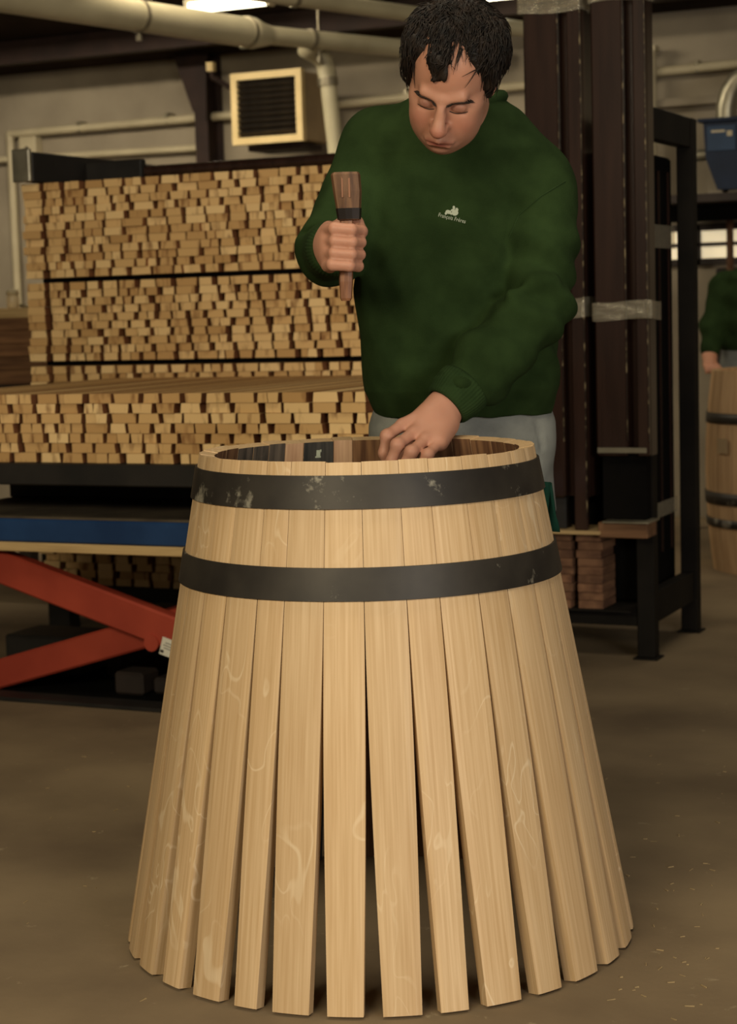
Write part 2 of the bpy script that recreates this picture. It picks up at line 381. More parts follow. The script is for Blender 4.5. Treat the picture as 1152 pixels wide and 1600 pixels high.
# ================================================================== WALL FITTINGS
cd = empty('wall_conduit', (-6.7, 9.44, .9), 0, 'long pale conduit running level across the back wall behind the heater', 'conduit')
tubew('pipe', 'conduit', cd, [(-6.70, 9.44, 2.228), (-5.2, 9.44, 2.236), (-3.5, 9.44, 2.268), (-1.2, 9.44, 2.312)], .024)
tubew('pipe', 'conduit', cd, [(-6.70, 9.44, 2.24), (-6.70, 9.44, .6)], .024)
for X in (-6.2, -5.6, -4.1, -2.5): part('clip', 'duct_clamp', cd, [(X - .012, X + .012, 9.42, 9.5, 2.20 + (X + 6.7) * .015, 2.262 + (X + 6.7) * .015)])
c2 = empty('wall_conduit', (-7, 9.45, 2.08), 0, 'thinner pale conduit below, ending behind the steel column', 'conduit')
tubew('pipe', 'conduit', c2, [(-9.5, 9.45, 2.11), (-5.36, 9.45, 2.068)], .02)
c3 = empty('wall_conduit', (-2.73, 9.4, 1.7), 0, 'short upright pale pipe on the wall right of the dark rack', 'conduit')
tubew('pipe', 'conduit', c3, [(-2.735, 9.40, 2.39), (-2.735, 9.40, 1.6)], .033)
part('cap', 'conduit', c3, [(-2.775, -2.695, 9.36, 9.44, 2.38, 2.41)])
c4 = empty('wall_ledge', (-2.3, 9.4, 2.1), 0, 'pale wall ledge under the conduit behind the blue fan box', 'ledge')
part('ledge_bar', 'wall_block', c4, [(-3.2, -1.0, 9.42, 9.5, 2.105, 2.145)])
jb = empty('junction_box', (-6.57, 9.46, 2.13), 0, 'small square junction box on the left end of the wall conduits', 'box')
part('box_body', 'conduit', jb, [(-6.63, -6.51, 9.42, 9.499, 2.08, 2.205)], .006)
MB().tube([(0, -.041, .005), (0, -.046, .005)], .012, 10).build('knob', 'machine_dark', jb)

# heater
HX0, HX1, HZ0, HZ1, HY = -4.872, -4.452, 2.012, 2.384, 8.9
ht = empty('unit_heater', ((HX0 + HX1) / 2, HY, HZ0), 0, 'cream framed square unit heater with dark louvres high on the wall', 'heater')
part('casing', 'heater_case', ht, [(HX0 + .01, HX1 - .005, HY + .012, HY + .32, HZ0 + .008, HZ1 - .008)], .006)
fr = .036
part('frame', 'heater_frame', ht, [(HX0, HX1, HY - .03, HY + .012, HZ1 - fr, HZ1), (HX0, HX1, HY - .03, HY + .012, HZ0, HZ0 + fr),
     (HX0, HX0 + fr, HY - .03, HY + .012, HZ0 + fr, HZ1 - fr), (HX1 - fr, HX1, HY - .03, HY + .012, HZ0 + fr, HZ1 - fr)], 0)
part('back_plate', 'void_black', ht, [(HX0 + fr, HX1 - fr, HY + .0, HY + .0115, HZ0 + fr, HZ1 - fr)], 0)
sl = MB().box(-(HX1 - HX0) / 2 + fr, (HX1 - HX0) / 2 - fr, -.018, .018, -.0022, .0022)
sl0 = sl.build('slat', 'heater_slat', ht, (0, -.008, fr + .018), (math.radians(-38), 0, 0))
for k in range(1, 10):
    o = sl0.copy(); COL.objects.link(o); o.location = (0, -.008, fr + .018 + k * .0305)
part('wall_bracket', 'roof_steel', ht, [(HX0 + .05, HX0 + .08, HY + .3, WY, HZ0 + .06, HZ0 + .09), (HX1 - .08, HX1 - .05, HY + .3, WY, HZ0 + .06, HZ0 + .09),
     (HX0 + .05, HX1 - .05, HY + .05, HY + .3, HZ0 - .03, HZ0)])
gp = empty('gas_pipe', (-5.1, 9.2, 2.2), 0, 'thin dark gas pipe bending into the heater from the column', 'pipe')
tubew('pipe', 'roof_steel', gp, [atY(330, 112, 9.2), atY(333, 122, 9.2), atY(345, 128, 9.15), atY(366, 140, 9.1)], .014, 8)
part('valve', 'heater_frame', gp, [tuple(x for p in [(atY(330, 112, 9.2).x - .02, atY(330, 112, 9.2).x + .02, 9.18, 9.22, atY(330, 112, 9.2).z, atY(330, 112, 9.2).z + .05)] for x in p)])

# extraction ducts
def lerp(a, b_, t): return Vector(a) * (1 - t) + Vector(b_) * t
ZD = 2.42
d0, d1, d2 = atZ(-60, -17, ZD), atZ(407, 54, ZD), atZ(655, 78, ZD)
du = empty('extraction_duct', d1, 0, 'fat cream plastic extraction duct crossing the top left, narrowing to the right', 'duct')
d00 = d0 + (d0 - d1) * .25
tubew('duct_pipe', 'duct_plastic', du, [d00, lerp(d00, d1, .5), lerp(d00, d1, .97)], .068, 24)
tubew('reducer', 'duct_plastic', du, [lerp(d00, d1, .965), lerp(d00, d1, .975), d1, lerp(d1, d2, .05)], [.072, .072, .058, .047], 24)
tubew('duct_pipe', 'duct_plastic', du, [d1, lerp(d1, d2, .5), d2 + (d2 - d1) * .6], .044, 20)
def ringat(name, p, dr, r, wd, parent): tubew(name, 'duct_clamp', parent, [p - dr * wd / 2, p + dr * wd / 2], r, 24)
dd = (d1 - d00).normalized(); de = (d2 - d1).normalized()
for (px, py) in ((216, 25),): ringat('clamp', atZ(px, py, ZD), dd, .073, .02, du)
ringat('clamp', lerp(d00, d1, .955), dd, .074, .018, du); ringat('clamp', lerp(d1, d2, .30), de, .050, .02, du); ringat('clamp', lerp(d1, d2, .93), de, .051, .05, du)
for p in (atZ(216, 25, ZD), lerp(d1, d2, .35)):
    tubew('hanger_rod', 'duct_clamp', du, [p + Vector((0, 0, -.1)), Vector((p.x, p.y, RZ(p.y)))], .006, 6)
    tubew('hanger_knob', 'duct_clamp', du, [p + Vector((0, 0, -.105)), p + Vector((0, 0, -.08))], .014, 8)
e0 = lerp(d1, d2, .36)
ey = e0.y + .12
el = empty('drop_pipe', atY(522, 240, ey), 0, 'cream drop pipe with elbow beside the heater, joining the duct', 'pipe')
tubew('elbow', 'duct_plastic', el, [e0, atY(480, 80, e0.y + .03), atY(497, 86, ey - .03), atY(507, 97, ey), atY(511, 112, ey), atY(513, 130, ey)], .046, 16)
tubew('pipe', 'duct_plastic', el, [atY(511, 112, ey), atY(526, 245, ey), Vector((atY(526, 245, ey).x, ey, 1.0))], .04, 16)
tubew('collar', 'duct_clamp', el, [atY(512, 122, ey), atY(513, 134, ey)], .05, 16)
q0, q1 = atZ(395, -12, 2.45), atZ(830, 47, 2.45)
du2 = empty('extraction_duct', q1, 0, 'second thinner cream duct passing behind the man\'s head', 'duct')
tubew('duct_pipe', 'duct_plastic', du2, [q0 + (q0 - q1) * .5, lerp(q0, q1, .5), q1], .036, 18)
for t in (.13, .75): ringat('clamp', lerp(q0, q1, t), (q1 - q0).normalized(), .041, .02, du2)

# batten lamps
def lamp(pxa, pya, pxb, pyb, z, label):
    a, b_ = atZ(pxa, pya, z), atZ(pxb, pyb, z)
    y = (a.y + b_.y) / 2; x0, x1 = a.x, b_.x
    L_ = empty('batten_lamp', ((x0 + x1) / 2, y, z), 0, label, 'lamp', 'ceiling lamps')
    part('housing', 'conduit', L_, [(x0, x1, y - .035, y + .035, z + .035, z + .075)], .004)
    tubew('diffuser', 'tube_glow', L_, [(x0 + .01, y, z + .015), (x1 - .01, y, z + .015)], .03, 12)
    for q in (x0, x1): part('end_cap', 'conduit', L_, [(q - .012, q + .012, y - .032, y + .032, z - .018, z + .05)], .003)
    for q in (x0 + .06, x1 - .06): tubew('hanger', 'duct_clamp', L_, [(q, y, z + .07), (q, y, RZ(y))], .005, 6)
lamp(292, 16, 425, 4, 2.62, 'lit batten lamp above the heater at the top edge')
lamp(757, -3, 820, -9, 2.62, 'lit batten lamp just above the man\'s left shoulder, cut by the top edge')

# ================================================================== STAVE STACKS
def stave_mesh(w_, t_, L_, sk):
    """box of trapezoid section: x width, y length (front at 0), z thickness; last two faces are the sawn edges"""
    h = w_ / 2
    v = []
    for y in (0, L_): v += [(-h, y, 0), (h, y, 0), (h - sk, y, t_), (-h + sk, y, t_)]
    f = [(0, 1, 2, 3), (7, 6, 5, 4), (0, 4, 5, 1), (2, 6, 7, 3), (1, 5, 6, 2), (3, 7, 4, 0)]
    return v, f
def row_fill(x0, x1, gaps, wlo, whi, rng):
    x = x0; out = []
    while x < x1:
        u = rng.random()
        if u < .22:                                     # narrow pieces packed in pairs
            n = 2 if rng.random() < .7 else 3
            for q in range(n):
                w_ = rng.uniform(wlo * .55, wlo * .85); out.append((x + w_ / 2, w_)); x += w_ + .0015
        else:
            w_ = rng.uniform(wlo, whi); out.append((x + w_ / 2, w_)); x += w_
        x += rng.uniform(*gaps)
    return out
ORD = ['first', 'second', 'third', 'fourth', 'fifth', 'sixth', 'seventh', 'eighth', 'ninth', 'tenth', 'eleventh', 'twelfth', 'thirteenth', 'fourteenth', 'fifteenth', 'sixteenth',
       'seventeenth', 'eighteenth', 'nineteenth', 'twentieth', 'twenty-first', 'twenty-second', 'twenty-third', 'twenty-fourth', 'twenty-fifth', 'twenty-sixth', 'twenty-seventh', 'twenty-eighth', 'twenty-ninth', 'thirtieth', 'thirty-first', 'thirty-second']
SHARED = {}
def shared_stave(w_, t_, L_, sk):
    k = (math.floor(w_ / .004), t_, L_, sk)
    if k not in SHARED:
        v, f = stave_mesh(k[0] * .004, t_, L_, sk); SHARED[k] = mesh('stave', v, f, ENDG)
        SHARED[k].materials.append(M('stave_edge_shaded')); SHARED[k].polygons.foreach_set('material_index', [0, 0, 0, 0, 1, 1])
    return SHARED[k]
FY, BY = 4.5, 5.65
rngp = random.Random(3)
XSTUFF = []                                            # (x, width, z, tilt, y, length, thickness)
# front stack on the lift: seven courses
T1 = .0283
for r in range(7):
    n = 0
    for (xc, w_) in row_fill(-3.62 + rngp.uniform(0, .03), -2.10, (.009, .019), .050, .082, rngp):
        sk = rngp.choice((-.003, 0, .003)); y = FY + rngp.uniform(0, .012); z = .7155 + r * T1; tl = rngp.uniform(-.012, .012)
        if xc + w_ / 2 < -3.285 or xc - w_ / 2 > -2.04: XSTUFF.append((xc, w_, z, -tl, y, 1.12, T1 - .0012)); continue
        me = shared_stave(w_, T1 - .0012, 1.12, sk)
        o = link('oak_stave', me, None, (xc, y, z), (0, tl, 0))
        tag(o, 'oak stave, %s from the left edge, %s course up, front stack on the lift' % (ORD[n], ORD[r]), 'stave', 'staves stacked on the lift'); n += 1
# back stack: middle block one by one, the other courses joined
T2 = .0281
def back_rows(z0, n, x0=-3.975, x1=-2.56):
    res = []
    for r in range(n):
        first = rngp.uniform(.068, .08)
        res.append((x0 + first / 2 + rngp.uniform(-.004, .004), first, z0 + r * T2, r))
        for (xc, w_) in row_fill(x0 + .092 + rngp.uniform(0, .012), x1, (.009, .020), .046, .080, rngp): res.append((xc, w_, z0 + r * T2, r))
    return res
n = 0; lr = -1
for (xc, w_, z, r) in back_rows(.975, 10):
    n = 0 if r != lr else n + 1; lr = r
    me = shared_stave(w_, T2 - .0012, .95, rngp.choice((-.003, 0, .003)))
    o = link('oak_stave', me, None, (xc, BY + rngp.uniform(0, .02), z), (0, rngp.uniform(-.014, .014), 0))
    tag(o, 'oak stave, %s from the left, %s course up, between the back stack\'s dark gaps' % (ORD[n], ORD[r]), 'stave', 'staves in the middle block of the back stack')
rows = [(a, b_, c, rngp.uniform(-.01, .01), BY + rngp.uniform(0, .02), .95, T2 - .0012) for a, b_, c, r in back_rows(1.273, 12)]
rows += [(a, b_, c, rngp.uniform(-.06, .06) if c > .93 else 0, BY + rngp.uniform(0, .02), .95, T2 - .0012) for a, b_, c, r in back_rows(.957 - 2 * T2, 2)]
rows += [(a, b_, c, 0, BY + rngp.uniform(0, .02), .95, T2 - .0012) for a, b_, c, r in back_rows(.957 - 18 * T2, 16)]
for r in range(8):                                     # the block seen under the lift platform
    for k in range(18):
        rows.append((-3.92 + k * .078 + rngp.uniform(-.004, .004) + .006 * math.sin(r), rngp.uniform(.056, .066), .166 + r * .0274, 0, BY - .02 + rngp.uniform(0, .03), .95, .0262))
V = []; Fc = []; tone = []; mi = []
for (xc, w_, z, tilt, y, L_, t_) in rows + XSTUFF:
    v, f = stave_mesh(w_, t_, L_, rngp.choice((-.003, 0, .003))); n = len(V)
    V += [(xc + a * math.cos(tilt), y + b_, z + c + a * math.sin(tilt)) for a, b_, c in v]; Fc += [tuple(i + n for i in q) for q in f]; tone += [rngp.random()] * 8; mi += [0, 0, 0, 0, 1, 1]
me = mesh('oak_stave_courses', V, Fc, ENDG_A); me.materials.append(M('stave_edge_shaded')); me.polygons.foreach_set('material_index', mi)
at = me.attributes.new('tone', 'FLOAT', 'POINT'); at.data.foreach_set('value', tone)
tag(link('oak_stave_courses', me), 'closely packed oak stave ends, upper and lowest courses of the tall back stack', 'staves', None, 'stuff')
for z, lb in ((1.256, 'black spacer strip shading the gap under the top block of the back stack'), (.958, 'black spacer strip shading the gap near the foot of the back stack')):
    o = MB().box(-.7, .7, 0, .05, 0, .0155, .002).build('spacer_batten', 'void_black', None, (-3.24, BY + .06, z)); tag(o, lb, 'batten')  # black of the battens carries the recess shade of the gap
    for yy in (.4, .8): MB().box(-.7, .7, yy, yy + .05, 0, .0155, .002).build('batten_strip', 'void_black', o)
st = empty('stillage', (-3.25, BY + .4, 0), 0, 'low black stillage on stub legs carrying the back stack', 'stillage')
part('bearer', 'black_steel', st, [(-3.98, -2.4, BY - .03, BY + .06, .115, .165)])
part('bearer', 'black_steel', st, [(-3.98, -2.4, BY + .75, BY + .84, .115, .165)])
for X in (-3.885, -3.2, -2.5):
    for Y in (BY - .02, BY + .76): part('leg', 'black_steel', st, [(X - .045, X + .045, Y, Y + .07, 0, .115)])
part('deck', 'black_steel', st, [(-3.98, -2.4, BY + .06, BY + .75, .145, .165)])
part('deck_filler', 'dark_plank', st, [(-3.95, -2.42, BY + .02, BY + .9, .389, .4505)])
# steel bar and grab arm lying on top of the back stack
gb = empty('lifting_bar', (-3.6, 5.95, 1.625), 0, 'dark steel lifting bar lying along the top of the back stack', 'bar')
tubew('bar', 'brown_lacquer', gb, [(-3.72, 6.0, 1.655), (-2.42, 6.0, 1.655)], .022, 12)
part('arm', 'black_steel', gb, [(-3.94, -3.90, 5.62, 6.5, 1.612, 1.72)], .006)
part('arm_face', 'galvanised', gb, [(-3.975, -3.90, 5.60, 5.62, 1.613, 1.73)], .004)
part('side_plate', 'black_steel', gb, [(-3.90, -3.66, 5.96, 6.0, 1.625, 1.70)], .004)

# plank pile and jar far left
pp = [(1.133, .042), (1.083, .05), (1.028, .055), (.976, .052), (.92, .056), (.86, .06)]
for k, (z, t_) in enumerate(pp):
    o = MB().box(-.8, .8, -.15, .15, 0, t_, .003).build('plank', 'dark_plank' if k else 'raw_plank', None, (-5.2 + .02 * math.sin(k * 3), 6.55 + .01 * math.cos(k * 5), z))
    tag(o, 'pale top plank of the pile left of the back stack, with the jar on it' if k == 0 else 'brown plank, %s from the top of the pile left of the back stack' % ORD[k], 'plank', 'planks left of the back stack')
tr = empty('trestle', (-5.2, 6.55, 0), 0, 'dark trestle bench carrying the plank pile', 'trestle')
part('bench_top', 'machine_dark', tr, [(-5.95, -4.45, 6.42, 6.68, .82, .86)])
for X in (-5.8, -4.6):
    for Y in (6.44, 6.6): part('leg', 'machine_dark', tr, [(X - .03, X + .03, Y, Y + .06, 0, .82)])
jx = atY(19, 445, 6.55)
jr = empty('jar', (jx.x, 6.55, 1.175), 0, 'cloudy lidded plastic jar standing on the left plank pile', 'jar')
MB().lathe([(0, 0), (.022, 0), (.026, .006), (.026, .048), (.022, .056), (0, .056)], 20).build('jar_body', 'jar_plastic', jr)
MB().lathe([(0, .056), (.026, .056), (.026, .074), (.023, .077), (0, .077)], 20).build('lid', 'conduit', jr)
dsh = MB().lathe([(0, 0), (.035, 0), (.045, .014), (.042, .014), (.033, .004), (0, .004)], 20).build('dish', 'galvanised', None, (-4.56, 6.5, 1.175)); tag(dsh, 'small grey dish beside the jar on the plank pile', 'dish')

# ================================================================== LIFT TABLE
LX0, LX1 = -3.62, -2.06
lf = empty('scissor_lift', (-2.8, 4.95, 0), 0, 'red armed scissor lift table with a blue edged platform under the front stack', 'lift table')
part('platform', 'lift_blue', lf, [(LX0, LX1, 4.49, 5.60, .482, .55)], .005)
part('platform_top', 'lift_top', lf, [(LX0 + .01, LX1 - .01, 4.50, 5.59, .55, .556)], .001)
part('edge_plank', 'raw_plank', lf, [(LX0, LX1, 4.485, 4.56, .455, .4815)], .002)
# front scissor pair: crossing at (-2.81, .197)
def arm(name, xa, za, xb, zb, y, wd, th_, par):
    L0 = par.location; a = Vector((xa, y, za)); b_ = Vector((xb, y, zb)); ln = (b_ - a).length
    ang = math.atan2(zb - za, xb - xa)
    mt = Matrix.Translation(a - L0) @ Matrix.Rotation(-ang, 4, 'Y')
    return MB().box(0, ln, -th_ / 2, th_ / 2, -wd / 2, wd / 2, .006, mt).build(name, 'lift_red', par)
a1 = arm('scissor_arm', -3.42, .422, -2.16, -.0 + .05, 4.56, .098, .05, lf)
a2 = arm('scissor_arm', -3.50, -.0 + .03, -2.13, .425, 4.63, .088, .05, lf)
arm('scissor_arm', -3.42, .422, -2.16, .05, 5.50, .098, .05, lf); arm('scissor_arm', -3.50, .03, -2.13, .425, 5.43, .088, .05, lf)
L0 = lf.location
MB().tube([Vector((-2.812, 4.527, .195)) - L0, Vector((-2.812, 4.54, .195)) - L0], .024, 16).build('pivot_pin', 'lift_red', lf)
mt = Matrix.Translation(Vector((-2.752, 4.533, .182)) - L0) @ Matrix.Rotation(math.radians(16.4), 4, 'Y')
stk = MB().box(-.031, .031, -.0012, 0, -.026, .026, 0, mt).build('sticker', 'sticker', lf); stk['label'] = 'white paper sticker'
for zz, hw_ in ((.012, .018), (.004, .024), (-.004, .02)):
    MB().box(-hw_, hw_, -.0018, -.0012, zz - .0012, zz + .0012, 0, mt).build('print_line', 'print_grey', stk)
MB().box(-.029, -.018, -.0018, -.0012, -.02, -.012, 0, mt).build('print_line', 'machine_dark', stk)
for y0 in (4.50, 5.46): part('base_rail', 'black_steel', lf, [(LX0, LX1, y0, y0 + .09, 0, .012)])
part('base_black_sheet', 'void_black', lf, [(LX0, LX1, 4.59, 5.46, 0, .006)], 0)  # thin black sheet over the floor between the base rails
part('cross_tube', 'black_steel', lf, [(-2.84, -2.79, 4.66, 5.40, .175, .215)])
part('pump_block', 'black_steel', lf, [(-3.56, -3.28, 4.85, 5.05, .006, .13)], .008)
part('pump_cap', 'machine_dark', lf, [(-3.20, -3.15, 4.88, 4.94, .006, .14)], .006)
part('pump_motor', 'machine_dark', lf, [(-3.03, -2.93, 4.66, 4.76, .006, .075), (-2.92, -2.86, 4.70, 4.8, .006, .055)], .008)
tubew('ram', 'black_steel', lf, [(-3.1, 5.0, .07), (-2.4, 5.0, .33)], .028, 12)
pl = empty('steel_pallet', (-2.8, 4.95, .556), 0, 'black steel pallet frame between the front stack and the blue platform', 'pallet')
part('side_beam', 'black_steel', pl, [(LX0, LX1, 4.47, 4.54, .652, .714)], .004)
part('side_beam', 'black_steel', pl, [(LX0, LX1, 5.53, 5.60, .652, .714)], .004)
part('deck', 'black_steel', pl, [(LX0, LX1, 4.54, 5.53, .69, .714)], 0)
part('bearer', 'black_steel', pl, [(LX0, LX1, 5.0, 5.06, .556, .69)], .003)  # added black board, blocks the bright view through so the gap stays dark
for X in (-3.55, -2.12):
    for Y in (4.62, 5.45): part('foot', 'black_steel', pl, [(X - .04, X + .04, Y, Y + .08, .556, .69)])

# ================================================================== RACK OF DARK PROFILES (right)
rk = empty('steel_rack', (-2.0, 5.95, 0), 0, 'black welded steel rack on four legs behind the man', 'rack')
for X in (-2.36, -1.68):
    for Y in (5.68, 6.195):
        part('post', 'rack_steel', rk, [(X - .028, X + .028, Y - .028, Y + .028, .006, 1.728)], .003)
        part('foot_plate', 'rack_steel', rk, [(X - .04, X + .04, Y - .04, Y + .04, 0, .006)], .001)
for Y in (5.68, 6.195): part('bottom_rail', 'rack_steel', rk, [(-2.332, -1.708, Y - .02, Y + .02, .105, .16)])
for X in (-2.36, -1.68):
    part('side_rail', 'rack_steel', rk, [(X - .02, X + .02, 5.708, 6.167, .11, .21)])
    part('top_rail', 'rack_steel', rk, [(X - .022, X + .022, 5.708, 6.167, 1.632, 1.728)])
part('shelf', 'rack_steel', rk, [(-2.33, -1.71, 5.585, 6.22, .16, .166)], 0)
part('mid_block', 'dark_plank', rk, [(-1.80, -1.64, 5.55, 5.651, .40, .448)], .003)
part('mid_plate', 'galvanised', rk, [(-1.78, -1.63, 5.53, 5.651, .448, .454)], .001)
# boards stacked in the rack
for r in range(9):
    for k in range(2):
        o = MB().box(-.041, .041, 0, .135, 0, .0262, .002).build('rack_board', 'old_board', None, (-1.942 + k * .098 + rngp.uniform(-.005, .005), 5.59 + rngp.uniform(-.008, .004), .166 + r * .0268))
        tag(o, 'short brown board, %s up in the %s column at the foot of the rack' % (ORD[r], ('left', 'right')[k]), 'board', 'boards at the foot of the rack')
o = MB().box(-.105, .095, -.05, .12, 0, .012, .002).build('cover_board', 'raw_plank', None, (-1.885, 5.59, .4085)); tag(o, 'thin pale board lying on the small stack in the rack', 'board')
# two tall channels leaning in front of the rack
CY = 5.555
def cx(px, py=300): return atY(px, py, CY).x
def channel(name, x0, x1, x2, x3, z0w, z0n, label):
    Y = CY; D = .135 if x3 < -1.75 else .088
    e = empty(name, ((x0 + x3) / 2, Y, min(z0w, z0n)), 0, label, 'steel profile')
    part('wide_flange', 'brown_lacquer', e, [(x0, x1, Y, Y + .022, z0w, 2.62)], .006)
    part('web', 'brown_lacquer', e, [(x0 + .02, x3 - .008, Y + .055, Y + .07, max(z0w, z0n), 2.62)], .001)
    part('narrow_flange', 'brown_lacquer', e, [(x2, x3, Y, Y + .022, z0n, 2.62)], .004)
    part('side_web', 'brown_lacquer', e, [(x3 - .008, x3 + .0, Y + .024, Y + D, max(z0w, z0n), 2.62)], .001)
    return e
ch1 = channel('steel_profile', cx(817, 60), cx(871, 60), cx(889), cx(910), .523, .4205, 'tall dark brown channel wrapped in film, nearest to the man')
ch2 = channel('steel_profile', cx(926), cx(976), cx(991), cx(1010), .655, .655, 'tall dark brown channel wrapped in film, right end of the rack')
x_ = cx(950); part('foot_block', 'void_black', ch2, [(cx(930), cx(1000), CY + .03, CY + .085, .454, .655)], .003)
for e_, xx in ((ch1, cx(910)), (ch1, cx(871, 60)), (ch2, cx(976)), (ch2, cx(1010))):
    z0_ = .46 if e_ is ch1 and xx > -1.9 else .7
    part('worn_glint_edge', 'worn_glint', e_, [(xx - .0022, xx + .0006, CY - .0006, CY + .003, z0_, 2.6)], 0)  # bright strips: edge highlights put into colour, along with some paint wear
part('tie_bar', 'galvanised', ch2, [(cx(928), cx(1006), CY - .004, CY - .001, .665, .682)], .001)
part('foot_block', 'black_steel', ch1, [(cx(830), cx(871), CY + .03, CY + .085, .4205, .523)], .003)
def film(par, x0, x1, z0, z1, y0=5.549, y1=5.65):
    """crinkled band of clear film around a profile"""
    n = 26; V = []; Fc = []; L0 = par.location
    rg = random.Random(int(abs(x0 * 1000) + z0 * 100))
    path = [(x0 - .004, y1), (x0 - .004, y0), (x1 + .004, y0), (x1 + .004, y1)]
    P = []
    for (ax, ay), (bx, by) in zip(path[:-1], path[1:]):
        m_ = max(2, int(math.hypot(bx - ax, by - ay) / .008))
        P += [(ax + (bx - ax) * i / m_, ay + (by - ay) * i / m_) for i in range(m_)]
    P.append(path[-1])
    ph = [rg.uniform(0, 6) for _ in range(6)]
    for j in range(n + 1):
        z = z0 + (z1 - z0) * j / n
        for i, (x, y) in enumerate(P):
            o_ = .0022 * math.sin(z * 420 + i * .12 + ph[0]) + .0018 * math.sin(z * 260 - i * .23 + ph[1]) + .0012 * math.sin(z * 900 + i * .4 + ph[2])
            V.append((x - L0.x, y - abs(o_) - .001 - L0.y, z - L0.z + .004 * math.sin(i * .2 + ph[3]) * (1 if j in (0, n) else 0)))
    k = len(P)
    for j in range(n):
        for i in range(k - 1): Fc.append((j * k + i, j * k + i + 1, (j + 1) * k + i + 1, (j + 1) * k + i))
    o = link('film_band', mesh('film_band', V, Fc, 'stretch_film', True), par); o['label'] = 'crinkled clear stretch film band'
film(ch1, cx(817), cx(910), 2.015, 2.25); film(ch2, cx(926), cx(1010), 2.03, 2.25)
film(ch1, cx(817), cx(910), 1.085, 1.145); film(ch2, cx(926), cx(1016), 1.075, 1.13)
bd = empty('wrapped_bundle', (-1.95, 6.0, .166), 0, 'black film wrapped bundle standing inside the rack behind the channels', 'bundle')
part('bundle_core', 'void_black', bd, [(-2.2, -1.722, 5.75, 6.16, .166, 1.60)], .01)
part('corner_strip', 'brown_lacquer', bd, [(-1.723, -1.716, 5.985, 5.995, .3, 1.55)], .001)
part('corner_strip', 'brown_lacquer', bd, [(-1.723, -1.716, 6.10, 6.11, .3, 1.55)], .001)
V = [(-1.714, 5.76, 1.30), (-1.714, 6.163, 1.30), (-1.714, 6.163, 1.375), (-1.714, 5.76, 1.375)]
link('film_band', mesh('film_band', [Vector(p) - bd.location for p in V], [(0, 1, 2, 3)], 'stretch_film'), bd)
V = [(-1.714, 5.76, .42), (-1.714, 6.163, .42), (-1.714, 6.163, .47), (-1.714, 5.76, .47)]
link('film_band', mesh('film_band', [Vector(p) - bd.location for p in V], [(0, 1, 2, 3)], 'stretch_film'), bd)

# ================================================================== RIGHT BACKGROUND
fb = empty('dust_fan', (-2.12, 8.9, 1.62), 0, 'blue dust extractor fan box with a grey elbow, top right', 'fan')
MB().prism([(-.185, .335), (.2, .335), (.2, .1), (.16, .02), (-.12, .02), (-.175, .17)], -.1, .16).build('fan_box', 'fan_blue', fb)
part('lid_flange', 'fan_blue', fb, [(-2.33, -1.90, 8.78, 9.08, 1.955, 1.972)], .003)
part('label_plate', 'plate_blue', fb, [(-2.285, -2.15, 8.794, 8.80, 1.82, 1.935)], .001)
part('plate_print', 'conduit', fb, [(-2.265, -2.20, 8.792, 8.794, 1.905, 1.915), (-2.19, -2.165, 8.792, 8.794, 1.885, 1.91)], 0)
ex = -2.215
tubew('elbow', 'galvanised', fb, [(ex, 8.88, 1.972), (ex + .002, 8.88, 2.03), (ex + .018, 8.88, 2.09), (ex + .05, 8.88, 2.14), (ex + .10, 8.88, 2.175), (ex + .16, 8.88, 2.19)], .05, 18)
tubew('outlet_pipe', 'duct_plastic', fb, [(ex + .14, 8.88, 2.19), (ex + .9, 8.88, 2.2)], .056, 18)
tubew('side_stub', 'galvanised', fb, [(-2.42, 8.88, 1.81), (-2.29, 8.88, 1.81)], .028, 12)
part('bracket', 'wall_block', fb, [(-2.31, -2.24, 8.9, 9.0, 1.62, 1.75), (-2.2, -1.95, 8.86, 9.0, 1.62, 1.64)])
sh = empty('wall_shelf', (-2.0, 9.1, 1.6), 0, 'dark shelf under the blue fan box', 'shelf')
part('shelf_board', 'machine_dark', sh, [(-2.6, -1.2, 8.72, 9.5, 1.58, 1.62)], .003)
part('apron', 'void_black', sh, [(-2.56, -1.2, 8.9, 8.94, 1.50, 1.58)], 0)
o = tubew('standpipe', 'conduit', None, [(-2.43, 9.0, 1.579), (-2.43, 9.0, 0)], .03, 14); tag(o, 'pale upright pipe under the shelf beside the second worker', 'pipe')
o = tubew('downpipe', 'old_board', None, [(-2.28, 9.2, 1.579), (-2.28, 9.2, 0)], .018, 12); tag(o, 'thin brown pipe right of the pale upright pipe', 'pipe')
mc = empty('machine_cabinet', (-1.8, 9.2, 0), 0, 'dark machine cabinet behind the second worker', 'machine')
part('cabinet_body', 'machine_dark', mc, [(-2.37, -1.0, 9.26, 9.46, 0, 1.28)], .01)
part('door', 'machine_dark', mc, [(-2.30, -1.72, 9.245, 9.26, .1, 1.2)], .004)
part('door', 'machine_dark', mc, [(-1.69, -1.06, 9.245, 9.26, .1, 1.2)], .004)
